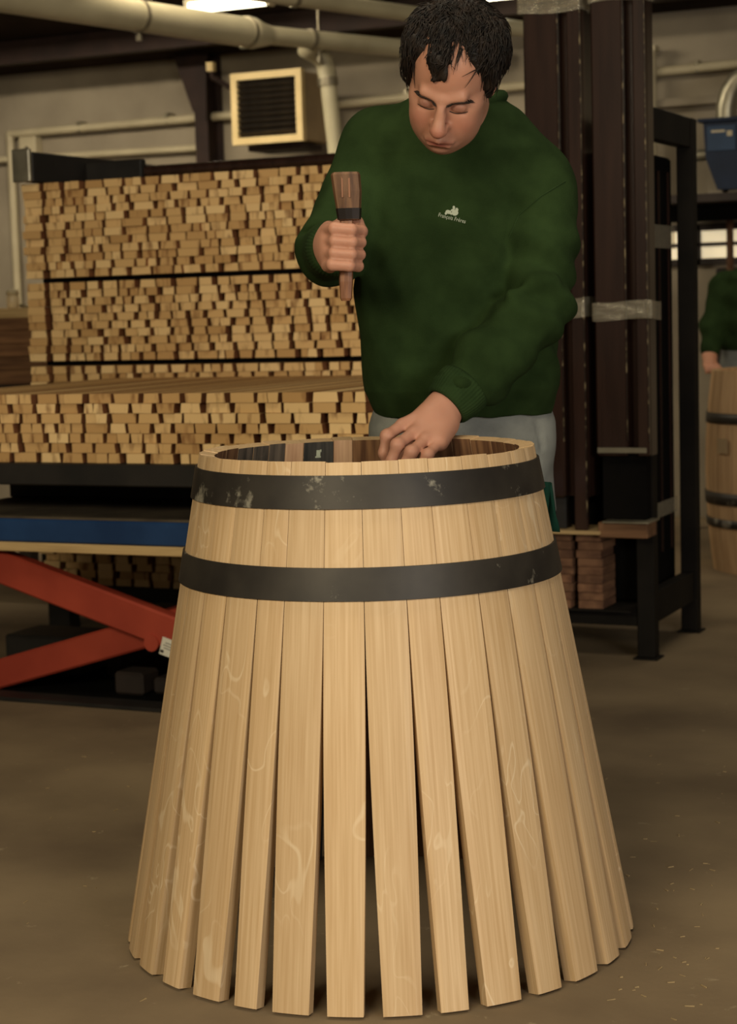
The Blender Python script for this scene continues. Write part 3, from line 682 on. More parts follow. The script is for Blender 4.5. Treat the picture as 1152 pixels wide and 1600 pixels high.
# finished cask at the right edge
ck = empty('wine_cask', (-1.68, 7.80, 0), 0, 'pale finished wine cask with dark hoops at the right edge', 'cask')
def cr(z): return .355 - .03 * ((z - .42) / .42) ** 2
NS = 24
for k in range(NS):
    a0, a1_ = 2 * math.pi * (k + .02) / NS, 2 * math.pi * (k + .98) / NS
    zs = [0, .14, .28, .42, .56, .7, .835]; V = []; Fc = []
    for z in zs:
        for rr in (cr(z), cr(z) - .025):
            for a in (a0, (a0 + a1_) / 2, a1_): V.append((rr * math.cos(a), rr * math.sin(a), z))
    for i in range(len(zs) - 1):
        p, q = i * 6, i * 6 + 6
        for u, v_ in ((0, 1), (1, 2), (2, 5), (5, 4), (4, 3), (3, 0)): Fc.append((p + u, p + v_, q + v_, q + u))
    Fc += [(0, 3, 4, 1), (1, 4, 5, 2)]; t = 36; Fc += [(t, t + 1, t + 4, t + 3), (t + 1, t + 2, t + 5, t + 4)]
    link('stave', mesh('cask_stave', V, Fc, 'cask_wood'), ck)
for (z0, z1) in ((.62, .662), (.285, .335), (.19, .225)):
    MB().lathe([(cr(z0) + .001, z0), (cr(z0) + .005, z0), (cr(z1) + .005, z1), (cr(z1) + .001, z1)], 48, True, True).build('hoop', 'hoop_iron', ck)
MB().lathe([(0, .80), (.30, .80), (.30, .815), (0, .815)], 40, False).build('cask_head', 'cask_wood', ck)
tagp = MB().box(-.03, .03, -.362, -.358, .50, .56, 0, Matrix.Rotation(math.radians(-38), 4, 'Z')).build('paper_tag', 'heater_case', ck)
# ================================================================== THE BARREL BEING RAISED
BC = c2w(0, 3.35, 0); RB, RT, HB = .463, .300, .88
LEAN = math.atan((RB - RT) / HB); SL = HB / math.cos(LEAN); TS = .027
brl = empty('oak_barrel', (BC.x, BC.y, .005), TH, 'half raised oak barrel with splayed staves and two black hoops in front of the man', 'barrel')
bounds = [-80.5, -68.9, -56.4, -45.4, -33.6, -24.7, -13.2, -1.9, 9.8, 19.4, 31.5, 42.3, 54.8, 65.9, 78.5]
back = [90.5, 100, 112, 122, 134, 143.5, 154, 164.5, 174.5, 185.7, 193.4, 206.2, 214.5, 222.5, 231, 241, 250.5, 262, 271, 279.5]
BB = bounds + back
inn = []
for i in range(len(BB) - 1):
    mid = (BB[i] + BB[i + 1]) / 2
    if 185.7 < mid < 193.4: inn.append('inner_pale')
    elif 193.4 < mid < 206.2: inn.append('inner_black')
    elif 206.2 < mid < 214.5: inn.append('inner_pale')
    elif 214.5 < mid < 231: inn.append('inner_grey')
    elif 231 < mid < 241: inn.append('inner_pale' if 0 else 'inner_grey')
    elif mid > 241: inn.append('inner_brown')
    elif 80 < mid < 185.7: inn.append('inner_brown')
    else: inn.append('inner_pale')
rs = random.Random(5)
WB = [8.0, 7.5, 6.2, 7.4, 5.3, 7.8, 7.3, 7.8, 5.8, 7.9, 6.5, 7.9, 6.5, 8.0]   # outer width at the foot, degrees
for i in range(len(BB) - 1):
    a0, a1 = math.radians(BB[i]), math.radians(BB[i + 1]); am = (a0 + a1) / 2; dth = a1 - a0
    V = []; Fc = []; NU, NX = 14, 6
    topz = SL + rs.uniform(-.0012, .0012)
    for u_ in range(NU + 1):
        u = u_ / NU; r = RB - (RB - RT) * u; wt = dth * RT
        wb = math.radians(WB[i]) * RB if i < len(WB) else wt
        wd = min(dth * r - .0011, (wb * (1 - u) + wt * u) * (1 + .165 * math.sin(math.pi * u) ** 1.1) if u < .72 else 9)
        for (lay, k) in ((0, 0), (1, 0)):
            for x_ in range(NX + 1):
                xx = (x_ / NX - .5) * wd
                yo = (xx * xx) / (2 * r)
                if lay == 0:
                    e_ = .0012 if x_ in (0, NX) else 0
                    V.append((xx, yo + e_, u * topz))
                else:
                    xi = xx * (1 - TS / r); V.append((xi, TS + (xi * xi) / (2 * r), u * topz))
    k = (NX + 1) * 2; mi = []
    for u_ in range(NU):
        p = u_ * k; q = p + k
        for x_ in range(NX):
            Fc.append((p + x_, p + x_ + 1, q + x_ + 1, q + x_)); mi.append(0)
            Fc.append((p + NX + 1 + x_ + 1, p + NX + 1 + x_, q + NX + 1 + x_, q + NX + 1 + x_ + 1)); mi.append(1)
        Fc.append((p + NX + 1, p, q, q + NX + 1)); mi.append(0)
        Fc.append((p + NX, p + 2 * NX + 1, q + 2 * NX + 1, q + NX)); mi.append(0)
    for x_ in range(NX):
        Fc.append((x_ + 1, x_, NX + 1 + x_, NX + 2 + x_)); mi.append(0)
        t = NU * k; Fc.append((t + x_, t + x_ + 1, t + NX + 2 + x_, t + NX + 1 + x_)); mi.append(0)
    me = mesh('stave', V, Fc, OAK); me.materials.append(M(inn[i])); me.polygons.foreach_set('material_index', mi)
    o = link('stave', me, brl, (RB * math.sin(am), -RB * math.cos(am), 0), Euler((-LEAN, 0, am), 'XYZ'))
    if inn[i] == 'inner_black':
        mk = MB().box(-.004, .004, TS + .0006, TS + .0012, SL - .030, SL - .017).box(-.005, .006, TS + .0006, TS + .0012, SL - .032, SL - .029).box(-.006, -.003, TS + .0006, TS + .0012, SL - .021, SL - .016)
        q = mk.build('chalk_mark', 'embroidery', o); q['label'] = 'small pale chalked mark'
rz = lambda z: RB - (RB - RT) * z / HB
for (z0, z1) in ((.803, .858), (.655, .709)):
    n = 128; g0, g1 = .0010, .0042
    hb_ = MB(); e_ = .0006
    for pr_ in ([(rz(z0) + g1, z0 + e_), (rz(z1) + g1, z1 - e_)], [(rz(z0) + g0, z0), (rz(z1) + g0, z1)], [(rz(z0) + g0, z0), (rz(z0) + g1 - e_, z0)], [(rz(z1) + g0, z1), (rz(z1) + g1 - e_, z1)],
                [(rz(z0) + g1 - e_, z0), (rz(z0) + g1, z0 + e_)], [(rz(z1) + g1 - e_, z1), (rz(z1) + g1, z1 - e_)]): hb_.lathe(pr_, n, True)
    hp = hb_.build('hoop', 'hoop_iron', brl)
    hp['label'] = 'black iron hoop'
    for a in (150, 153):
        for zz in ((z0 + z1) / 2 - .012, (z0 + z1) / 2 + .012):
            r = rz(zz) + g1; ar = math.radians(a)
            MB().tube([(r * math.sin(ar), -r * math.cos(ar), zz), ((r + .003) * math.sin(ar), -(r + .003) * math.cos(ar), zz)], .005, 8).build('rivet', 'hoop_iron', hp)

# wood chips and dust on the floor near the barrel
rc_ = random.Random(21); V = []; Fc = []
for k in range(90):
    for _ in range(50):
        px, py = rc_.uniform(20, 1140), rc_.uniform(1150, 1596)
        dens = .9 if px > 960 and 1330 < py < 1560 else (.25 if px > 950 else .12)
        q_ = atZ(px, py, 0) - BC
        if math.hypot(q_.x, q_.y) > .5 and rc_.random() < dens: break
    p = atZ(px, py, 0); l_ = rc_.uniform(.0015, .008); w_ = rc_.uniform(.0006, .0015); a = rc_.uniform(0, 6.3); n = len(V)
    cx, sx = math.cos(a), math.sin(a); h = rc_.uniform(.0006, .002)
    for (u, v_, z) in ((-l_, -w_, 0), (l_, -w_, 0), (l_, w_, 0), (-l_, w_, 0), (-l_, -w_, h), (l_, -w_, h * .6), (l_, w_, h), (-l_, w_, h * .7)):
        V.append((p.x + u * cx - v_ * sx, p.y + u * sx + v_ * cx, z + .0003))
    Fc += [tuple(n + i for i in q) for q in ((0, 3, 2, 1), (4, 5, 6, 7), (0, 1, 5, 4), (1, 2, 6, 5), (2, 3, 7, 6), (3, 0, 4, 7))]
tag(link('wood_chips', mesh('wood_chips', V, Fc, 'chip_wood')), 'tiny pale wood chips scattered over the floor right of the barrel', 'wood chips', None, 'stuff')

# ================================================================== IMPLICIT BODY TOOLKIT
def rcone(a, b_, ra, rb_):
    a = np.asarray(a, float); b_ = np.asarray(b_, float); ab = b_ - a; l2 = max(ab @ ab, 1e-9)
    def f(P):
        t = np.clip(((P - a) @ ab) / l2, 0, 1); q = P - a - t[:, None] * ab
        return np.sqrt((q * q).sum(1)) - (ra + (rb_ - ra) * t)
    return f, (a + b_) / 2, np.sqrt(l2) / 2 + max(ra, rb_)
def ellip(c, r, R=None):
    c = np.asarray(c, float); r = np.asarray(r, float)
    def f(P):
        q = P - c
        if R is not None: q = q @ R
        k0 = np.sqrt(((q / r) ** 2).sum(1)); k1 = np.sqrt(((q / (r * r)) ** 2).sum(1)) + 1e-9
        return k0 * (k0 - 1) / k1
    return f, c, r.max()
def loft(rows, p=2.3):
    """rows: z, cx, cy, hw, hd ascending z"""
    A = np.array(sorted(rows)); z = A[:, 0]
    def f(P):
        cx, cy, hw, hd = (np.interp(P[:, 2], z, A[:, i]) for i in range(1, 5))
        q = ((np.abs(P[:, 0] - cx) / hw) ** p + (np.abs(P[:, 1] - cy) / hd) ** p) ** (1 / p)
        d = (q - 1) * np.minimum(hw, hd)
        return np.maximum(d, np.maximum(P[:, 2] - z[-1], z[0] - P[:, 2]))
    c = np.array([A[:, 1].mean(), A[:, 2].mean(), (z[0] + z[-1]) / 2])
    return f, c, math.hypot((z[-1] - z[0]) / 2, A[:, 3].max() + .08)
def plus(pr, k=.02): return (pr, k, 1)
def minus(pr, k=.01): return (pr, k, -1)
def chain(pts, rad, k=.02): return [plus(rcone(pts[i], pts[i + 1], rad[i], rad[i + 1]), k) for i in range(len(pts) - 1)]
def sdf_mesh(prims, res, disp=None, nb=20):
    """sparse surface nets"""
    lo = np.min([p[0][1] - p[0][2] for p in prims if p[2] > 0], 0) - .02; hi = np.max([p[0][1] + p[0][2] for p in prims if p[2] > 0], 0) + .02
    ncell = np.ceil((hi - lo) / res).astype(int); nblk = -(-ncell // nb); NY, NZ = int(nblk[1] * nb + 4), int(nblk[2] * nb + 4)
    g = np.arange(nb + 1); G = np.stack(np.meshgrid(g, g, g, indexing='ij'), -1).reshape(-1, 3)
    rad = nb * res * .8661; keys = []; pos = []; faces = []
    def key(i, j, k): return (i.astype(np.int64) * NY + j) * NZ + k
    def ev(P, sel):
        d = np.full(len(P), 1e3)
        for pr, k, op in sel:
            e = pr[0](P)
            if op > 0:
                h = np.maximum(k - np.abs(d - e), 0) / k; d = np.minimum(d, e) - h * h * k * .25
            else:
                e = -e; h = np.maximum(k - np.abs(d - e), 0) / k; d = np.maximum(d, e) + h * h * k * .25
        if disp is not None: d = d - disp(P)
        return d
    for bi in range(nblk[0]):
        for bj in range(nblk[1]):
            for bk in range(nblk[2]):
                o = np.array([bi, bj, bk]) * nb; ctr = lo + (o + nb / 2) * res
                sel = [p for p in prims if np.linalg.norm(p[0][1] - ctr) - p[0][2] < rad + p[1] + .015]
                if not any(p[2] > 0 for p in sel): continue
                d0 = ev(ctr[None], sel)[0]
                if abs(d0) > rad * 1.9 + .03: continue
                V = ev(lo + (G + o) * res, sel).reshape(nb + 1, nb + 1, nb + 1); I = V < 0
                if I.all() or not I.any(): continue
                S = np.zeros((nb, nb, nb, 3)); Cn = np.zeros((nb, nb, nb))
                for ax in range(3):
                    sa = [slice(None)] * 3; sb = [slice(None)] * 3; sa[ax] = slice(0, nb); sb[ax] = slice(1, nb + 1)
                    va, vb = V[tuple(sa)], V[tuple(sb)]; m = (va < 0) != (vb < 0)
                    t = np.where(m, va / np.where(va == vb, 1, va - vb), 0)
                    ii = np.stack(np.meshgrid(*[np.arange(s) for s in va.shape], indexing='ij'), -1).astype(float); ii[..., ax] += t
                    ii *= m[..., None]
                    o1, o2 = [a for a in range(3) if a != ax]
                    for u in (0, 1):
                        for v_ in (0, 1):
                            sl = [slice(None)] * 3; sl[o1] = slice(u, u + nb); sl[o2] = slice(v_, v_ + nb)
                            S += ii[tuple(sl)]; Cn += m[tuple(sl)]
                    # faces owned by this block
                    so = [slice(0, nb)] * 3; mo = m[tuple(so)]; w_ = np.argwhere(mo)
                    if len(w_):
                        gi = w_ + o; sg = va[tuple(so)][mo] < 0
                        d1 = np.zeros(3, int); d1[o1] = 1; d2_ = np.zeros(3, int); d2_[o2] = 1
                        qs = [gi - d1 - d2_, gi - d2_, gi, gi - d1]
                        K = np.stack([key(q[:, 0] + 1, q[:, 1] + 1, q[:, 2] + 1) for q in qs], 1)
                        fl = sg if ax != 1 else ~sg
                        K[~fl] = K[~fl][:, ::-1]; faces.append(K)
                w_ = np.argwhere(Cn > 0)
                if len(w_):
                    gi = w_ + o; keys.append(key(gi[:, 0] + 1, gi[:, 1] + 1, gi[:, 2] + 1))
                    pos.append(lo + (o + S[Cn > 0] / Cn[Cn > 0][:, None]) * res)
    K = np.concatenate(keys); P = np.concatenate(pos); od = np.argsort(K); K = K[od]; P = P[od]
    Fq = np.concatenate(faces); ix = np.searchsorted(K, Fq); ix = np.clip(ix, 0, len(K) - 1); ok = (K[ix] == Fq).all(1)
    return P, ix[ok]
def np_mesh(name, P, Fq, m, colors=None):
    me = bpy.data.meshes.new(name); me.vertices.add(len(P)); me.vertices.foreach_set('co', P.astype(np.float32).ravel())
    n = len(Fq); me.loops.add(n * 4); me.loops.foreach_set('vertex_index', Fq.astype(np.int32).ravel())
    me.polygons.add(n); me.polygons.foreach_set('loop_start', np.arange(0, n * 4, 4, dtype=np.int32))
    me.polygons.foreach_set('use_smooth', np.ones(n, bool)); me.update(calc_edges=True); me.validate()
    me.materials.append(M(m))
    if colors is not None:
        a = me.color_attributes.new('tint', 'FLOAT_COLOR', 'POINT'); a.data.foreach_set('color', colors.astype(np.float32).ravel())
    return me
# skin with painted natural tones (lips, flushed cheeks, shaved jaw) and painted eye socket shade
sk = bpy.data.materials.new('skin'); sk.use_nodes = True; MATS['skin'] = sk
_p = sk.node_tree.nodes['Principled BSDF']; _p.inputs['Roughness'].default_value = .5; _p.inputs['Specular IOR Level'].default_value = .35
_p.inputs['Subsurface Weight'].default_value = .12; _p.inputs['Subsurface Radius'].default_value = (.012, .005, .003); _p.inputs['Subsurface Scale'].default_value = .6
_at = sk.node_tree.nodes.new('ShaderNodeAttribute'); _at.attribute_name = 'tint'; sk.node_tree.links.new(_at.outputs['Color'], _p.inputs['Base Color'])
_nz = sk.node_tree.nodes.new('ShaderNodeTexNoise'); _nz.inputs['Scale'].default_value = 220
_bp = sk.node_tree.nodes.new('ShaderNodeBump'); _bp.inputs['Strength'].default_value = .12; _bp.inputs['Distance'].default_value = .001
sk.node_tree.links.new(_nz.outputs['Fac'], _bp.inputs['Height']); sk.node_tree.links.new(_bp.outputs[0], _p.inputs['Normal'])

# ================================================================== THE COOPER
PB = C(720, 700, 3.95); PB[2] = 0                                       # ground point under his hips
man = empty('person', c2w(PB[0], PB[1], 0), TH, 'man in a dark green sweatshirt leaning over the barrel with a mallet', 'person')
def Q(px, py, d): return C(px, py, d) - PB
H0 = Q(707, 117, 3.50); HS = 1.03; HV = np.array([.955, 1.05, 1.05])
RH = np.array((Matrix.Rotation(math.radians(4), 3, 'Y') @ Matrix.Rotation(math.radians(42), 3, 'X') @ Matrix.Rotation(math.radians(-11), 3, 'Z')))
def hl(p): return H0 + RH @ (np.asarray(p, float) * HV)                  # head local -> person frame
def hell(c, r): return ellip(hl(c), np.asarray(r, float) * HV, RH)
def hrc(a, b_, ra, rb_): return rcone(hl(a), hl(b_), ra * HS, rb_ * HS)
head = [plus(hell((0, .012, .040), (.076, .093, .080))), plus(hell((0, -.035, .04), (.066, .062, .062)), .03),
        plus(hell((0, -.03, -.028), (.066, .064, .085)), .03), plus(hell((0, -.026, -.062), (.060, .06, .044)), .03),
        plus(hell((0, -.068, -.093), (.024, .022, .018)), .02), plus(hell((0, -.045, -.088), (.044, .04, .024)), .025)]
for s in (-1, 1):
    head += [plus(hell((s * .038, -.066, -.034), (.026, .026, .03)), .025), plus(hell((s * .052, -.05, -.008), (.016, .024, .014)), .02),
             plus(hrc((s * .006, -.095, .013), (s * .036, -.090, .021), .0100, .0090), .012),
             plus(hell((s * .078, .012, -.004), (.010, .021, .033)), .008), minus(hell((s * .088, .004, -.002), (.006, .011, .018)), .008)]
for s in (-1, 1): head += [plus(hell((s * .036, -.045, -.066), (.022, .030, .024)), .025)]
head += [plus(hrc((0, -.098, .012), (0, -.106, -.004), .0075, .0085), .012), plus(hrc((0, -.106, -.004), (0, -.1215, -.031), .0085, .0128), .010),
         plus(hell((0, -.119, -.036), (.0135, .012, .010)), .008),
         plus(hell((0, -.084, -.064), (.034, .023, .026)), .02)]
for s in (-1, 1):
    head += [plus(hell((s * .0150, -.108, -.037), (.0098, .0135, .0100)), .006), minus(hell((s * .0075, -.117, -.0475), (.004, .006, .0035)), .004),
             minus(hell((s * .030, -.106, .001), (.019, .018, .011)), .010), plus(hell((s * .0305, -.0855, -.0015), (.0165, .0125, .0115)), .004),
             minus(hrc((s * .0225, -.110, -.038), (s * .036, -.099, -.072), .0050, .0035), .014),
             minus(hrc((s * .0055, -.109, .013), (s * .0045, -.107, .026), .0016, .001), .006),
             minus(hrc((s * .016, -.105, -.0085), (s * .043, -.089, -.012), .0016, .001), .006)]
head += [plus(hrc((-.025, -.0985, -.0690), (0, -.1075, -.064), .0036, .0055), .006), plus(hrc((.025, -.0985, -.0690), (0, -.1075, -.064), .0036, .0055), .006),
         plus(hrc((-.017, -.0995, -.0765), (.017, -.0995, -.0765), .0056, .0056), .006),
         minus(hrc((-.029, -.101, -.0745), (0, -.1115, -.0697), .0020, .0020), .004), minus(hrc((.029, -.101, -.0745), (0, -.1115, -.0697), .0020, .0020), .004),
         minus(hrc((-.012, -.103, -.0865), (.012, -.103, -.0865), .003, .003), .012)]
neck = [plus(rcone(hl((0, .035, -.045)), Q(720, 168, 3.76), .056, .060), .03)]
# joints
SR, ER, WR = Q(592, 228, 3.83), Q(512, 392, 3.74), Q(522, 389, 3.485)
SLf, ELf, WLf = Q(838, 292, 3.79), Q(843, 480, 3.70), Q(694, 638, 3.59)
torso = [plus(rcone(Q(716, 250, 3.80), Q(720, 600, 3.88), .11, .095), .05), plus(rcone(Q(660, 215, 3.80), SR, .055, .05), .04), plus(rcone(Q(770, 240, 3.80), SLf, .055, .05), .04)]
limbs = chain([SR, ER, WR], [.05, .04, .029]) + chain([SLf, ELf, WLf], [.05, .042, .030])
HIPZ = Q(720, 700, 3.9)[2]
hipL, hipR = np.array([.09, -.04, HIPZ - .06]), np.array([-.10, -.04, HIPZ - .06])
kneeL, kneeR = np.array([.10, -.005, .50]), np.array([-.12, -.005, .50])
ankL, ankR = np.array([.11, .10, .10]), np.array([-.14, .10, .10])
legs = [plus(rcone(Q(720, 600, 3.88), np.array([0, -.04, HIPZ - .03]), .095, .10), .05)] + chain([hipL, kneeL, ankL], [.075, .05, .038]) + chain([hipR, kneeR, ankR], [.075, .05, .038])
# right fist round the mallet handle
HX, HD = 541, 3.385
fy = [357, 376, 395, 413]
hand = [plus(rcone(WR, Q(518, 384, 3.43), .028, .03), .03), plus(ellip(Q(515, 386, 3.405), (.024, .040, .047)), .025)]
for i, y in enumerate(fy):
    sh_ = (0, 1, 0, -3)[i]
    hand += chain([Q(512, y + 2, 3.385), Q(523 + sh_, y, 3.352), Q(549 + sh_, y + 2, 3.347), Q(563 + sh_, y + 3, 3.375), Q(557 + sh_, y + 3, 3.402)], [.0118, .0113, .0106, .0098, .0088], .0035)
hand += chain([Q(517, 372, 3.425), Q(536, 352, 3.418), Q(556, 349, 3.405), Q(566, 362, 3.385)], [.017, .0135, .0125, .0105], .010)
# left hand reaching into the barrel
MC = [(629, 664, 3.545), (646, 677, 3.522), (665, 687, 3.508), (686, 692, 3.508)]
PI_ = [(605, 681, 3.515), (621, 695, 3.482), (643, 706, 3.468), (669, 710, 3.474)]
DI_ = [(600, 708, 3.515), (612, 720, 3.485), (631, 727, 3.472), (656, 728, 3.478)]
TI_ = [(606, 730, 3.525), (616, 741, 3.50), (635, 746, 3.49), (660, 745, 3.49)]
hand += [plus(rcone(WLf, Q(676, 652, 3.565), .030, .030), .03)]
for i in range(4):
    hand += [plus(rcone(Q(678 + i * 4, 645 + i * 7, 3.572), Q(*MC[i]), .020, .0125), .016)]
    r0 = (.0118, .0120, .0114, .0102)[i]
    hand += chain([Q(*MC[i]), Q(*PI_[i]), Q(*DI_[i]), Q(*TI_[i])], [r0, r0 * .93, r0 * .86, r0 * .72], .006)
    hand += [plus(ellip(Q(*PI_[i]), (r0 * .98,) * 3), .008)]
hand += [plus(rcone(Q(696, 664, 3.572), Q(686, 690, 3.525), .024, .016), .02)]
hand += chain([Q(668, 655, 3.60), Q(640, 690, 3.60), Q(622, 722, 3.575)], [.018, .0135, .011], .014)
P, Fq = sdf_mesh(head + neck + torso + limbs + legs + hand, .003)
# skin colour by place on the face, eye socket shade painted in
tint = np.tile(np.array(srgb(190, 138, 114)), (len(P), 1))
def blend(ctr, rads, col, amt, R=RH):
    q = ((P - hl(ctr)) @ R) / (np.asarray(rads) * HS); wgt = np.clip(1.25 - np.sqrt((q * q).sum(1)), 0, 1)[:, None] ** 1.0 * amt
    wgt = np.clip(wgt, 0, 1); tint[:] = tint * (1 - wgt) + np.array(srgb(*col)) * wgt
for s in (-1, 1): blend((s * .04, -.09, -.035), (.03, .03, .026), (178, 112, 92), .5)
blend((0, -.125, -.036), (.018, .02, .016), (176, 102, 86), .7); blend((0, -.07, -.085), (.06, .06, .04), (146, 104, 88), .6)
blend((0, -.106, -.0705), (.027, .014, .0105), (146, 80, 70), 1.0); blend((0, -.09, .06), (.06, .05, .03), (188, 130, 104), .5)
for s in (-1, 1): blend((s * .03, -.1, .002), (.02, .02, .010), (132, 86, 72), .8)  # shadow of the sockets painted into the skin round the eyes
body = link('body', np_mesh('body', P, Fq, 'skin', tint), man)

# --- sweatshirt
def wob(P, a, f, ph): return a * np.sin(P @ np.asarray(f, float) + ph)
def folds(P):
    zz, xx, yy = P[:, 2], P[:, 0], P[:, 1]
    w1 = wob(P, 1, (9, 4, 7), .4) + .6 * wob(P, 1, (-14, 6, 11), 2.0)
    d = .0030 * np.sin(38 * xx + 20 * zz + 2.2 * w1) * np.clip(1 - np.abs(zz - 1.0) / .25, 0, 1)
    d += .0026 * np.sin(30 * zz - 22 * xx + 2.0 * w1 + 1) * np.clip(1 - np.abs(zz - 1.18) / .22, 0, 1)
    # crushed folds at the left elbow / forearm and the right elbow
    for c_, ax_, amp, fr_, rad_ in ((ELf, WLf - ELf, .0085, 74, .19), (SLf, ELf - SLf, .004, 48, .17), (ER, WR - ER, .006, 80, .13), (WLf, WLf - ELf, .0045, 110, .13)):
        ax_ = ax_ / np.linalg.norm(ax_); q = P - c_; t = q @ ax_
        g = np.exp(-((q * q).sum(1)) / (rad_ * rad_) * 1.6)
        d += amp * g * np.sin(fr_ * t + 16 * (xx - zz) + 1.6 * w1)
    d += .0035 * np.sin(26 * (xx + .7 * zz) + 2.4 * w1) * np.exp(-(((xx - .02) / .10) ** 2 + ((zz - 1.12) / .16) ** 2))
    d += .0012 * np.sin(60 * xx + 3 * w1) * np.sin(50 * zz + 2 * w1)
    return d
rowpx = [(648, 588, 862, 3.86, .128), (632, 579, 868, 3.857, .138), (606, 567, 876, 3.85, .150), (540, 560, 872, 3.84, .156), (450, 556, 838, 3.83, .152),
         (380, 558, 826, 3.82, .144), (300, 566, 830, 3.81, .132), (240, 578, 840, 3.80, .122), (205, 600, 830, 3.79, .104), (180, 628, 806, 3.775, .088), (160, 650, 790, 3.765, .074), (146, 660, 786, 3.76, .068)]
rows_ = []
for (y, xl, xr, d, hd) in rowpx:
    a, b_ = Q(xl, y, d), Q(xr, y, d); rows_.append(((a[2] + b_[2]) / 2, (a[0] + b_[0]) / 2, a[1], (b_[0] - a[0]) / 2, hd))
HEMZ = min(r[0] for r in rows_)
sweat = [plus(loft(rows_, 2.35), .03), plus(rcone(Q(655, 205, 3.80), SR, .062, .070), .05), plus(rcone(Q(775, 225, 3.80), SLf, .066, .078), .05)]
sweat += chain([SR, ER], [.073, .063], .03) + chain([ER, WR + (ER - WR) * .16], [.062, .047], .02)
CL = WLf + (ELf - WLf) * .06
sweat += chain([SLf, SLf * .5 + ELf * .5 + np.array([.008, 0, 0]), ELf], [.079, .072, .068], .016) + chain([ELf, ELf * .45 + WLf * .55, WLf + (ELf - WLf) * .20], [.068, .064, .052], .016)
# deep creases and bulges
for (xa, ya, xb, yb, dd_) in ((800, 458, 868, 436, 3.632), (782, 498, 862, 484, 3.628), (760, 530, 840, 526, 3.618), (736, 560, 804, 562, 3.606)):
    sweat += [plus(rcone(Q(xa, ya, dd_), Q(xb, yb, dd_ + .02), .0125, .008), .022)]
sweat += [plus(ellip(Q(770, 610, 3.66), (.030, .035, .022)), .03), plus(ellip(Q(704, 594, 3.60), (.020, .020, .015)), .012), plus(ellip(Q(722, 600, 3.57), (.018, .02, .014)), .012),
          minus(rcone(Q(700, 400, 3.655), Q(750, 480, 3.66), .006, .004), .035), minus(rcone(Q(470, 365, 3.70), Q(545, 352, 3.64), .007, .006), .02)]
P2, F2 = sdf_mesh(sweat, .004, folds)
# flatten the hem
swm = np_mesh('sweatshirt', P2, F2, 'green_sweat'); swt = link('sweatshirt', swm, man)
# collar and cuffs
def ribring(name, ctr, ax, ra, rb_, h, parent, m='green_rib', nrib=46, th_=.006, prof=((-1, .0), (-.8, .6), (0, 1), (.8, .6), (1, 0))):
    ax = Vector(ax).normalized(); up = Vector((0, 1, 0)) if abs(ax.y) < .8 else Vector((1, 0, 0)); u = ax.cross(up).normalized(); v_ = ax.cross(u)
    n = nrib * 4; V = []; Fc = []; k = len(prof)
    for i in range(n):
        a = 2 * math.pi * i / n; rib = .0005 * math.cos(a * nrib)
        for (t, o_) in prof:
            r = ra + (rb_ - ra) * (t + 1) / 2 + th_ * o_ + rib
            V.append(Vector(ctr) + ax * (h * t) + (u * math.cos(a) + v_ * math.sin(a)) * r)
    for i in range(n):
        j = (i + 1) % n
        for q in range(k - 1): Fc.append((i * k + q, j * k + q, j * k + q + 1, i * k + q + 1))
    # inner lining closes the ring
    base = len(V)
    for i in range(n):
        a = 2 * math.pi * i / n
        for t in (-1, 1): V.append(Vector(ctr) + ax * (h * t) + (u * math.cos(a) + v_ * math.sin(a)) * (ra + (rb_ - ra) * (t + 1) / 2 - .004))
    for i in range(n):
        j = (i + 1) % n
        Fc += [(base + 2 * i, base + 2 * i + 1, base + 2 * j + 1, base + 2 * j), (i * k, base + 2 * i, base + 2 * j, j * k), (i * k + k - 1, j * k + k - 1, base + 2 * j + 1, base + 2 * i + 1)]
    return link(name, mesh(name, V, Fc, m, True), parent)
ribring('cuff', WR + (ER - WR) * .14, WR - ER, .049, .041, .028, swt)
ribring('cuff', WLf + (ELf - WLf) * .12, WLf - ELf, .053, .043, .030, swt)
# crew neck collar: band following the neckline
cb = MB(); cpts = []
cc = Q(722, 152, 3.76)
for k in range(33):
    a = 2 * math.pi * k / 32; x = .080 * math.cos(a); y = .068 * math.sin(a)
    cpts.append(Vector((cc[0] + x, cc[1] + y, cc[2] + .16 * y)))
cb.tube(cpts, .012, 10, False).build('collar', 'green_rib', swt)
# shoulder seams
BV = BVHTree.FromPolygons([tuple(p) for p in P2], [tuple(map(int, f)) for f in F2])
def onto(x, z, off=.001, y0=-1.2):
    h = BV.ray_cast(Vector((x, y0, z)), Vector((0, 1, 0)))
    return h[0] + h[1] * (off if h[1].y < 0 else -off) if h[0] is not None else None
def seam(pts, r, name='seam'):
    L_ = []
    for i in range(len(pts) - 1):
        for k in range(8):
            t = k / 8; p = onto(pts[i][0] * (1 - t) + pts[i + 1][0] * t, pts[i][2] * (1 - t) + pts[i + 1][2] * t, .0)
            if p is not None: L_.append(p)
    if len(L_) > 3: MB().tube(L_, r, 6).build(name, 'green_rib', swt)
seam([Q(884, 283, 3.72), Q(846, 306, 3.7), Q(812, 335, 3.69), Q(795, 375, 3.68)], .0016)
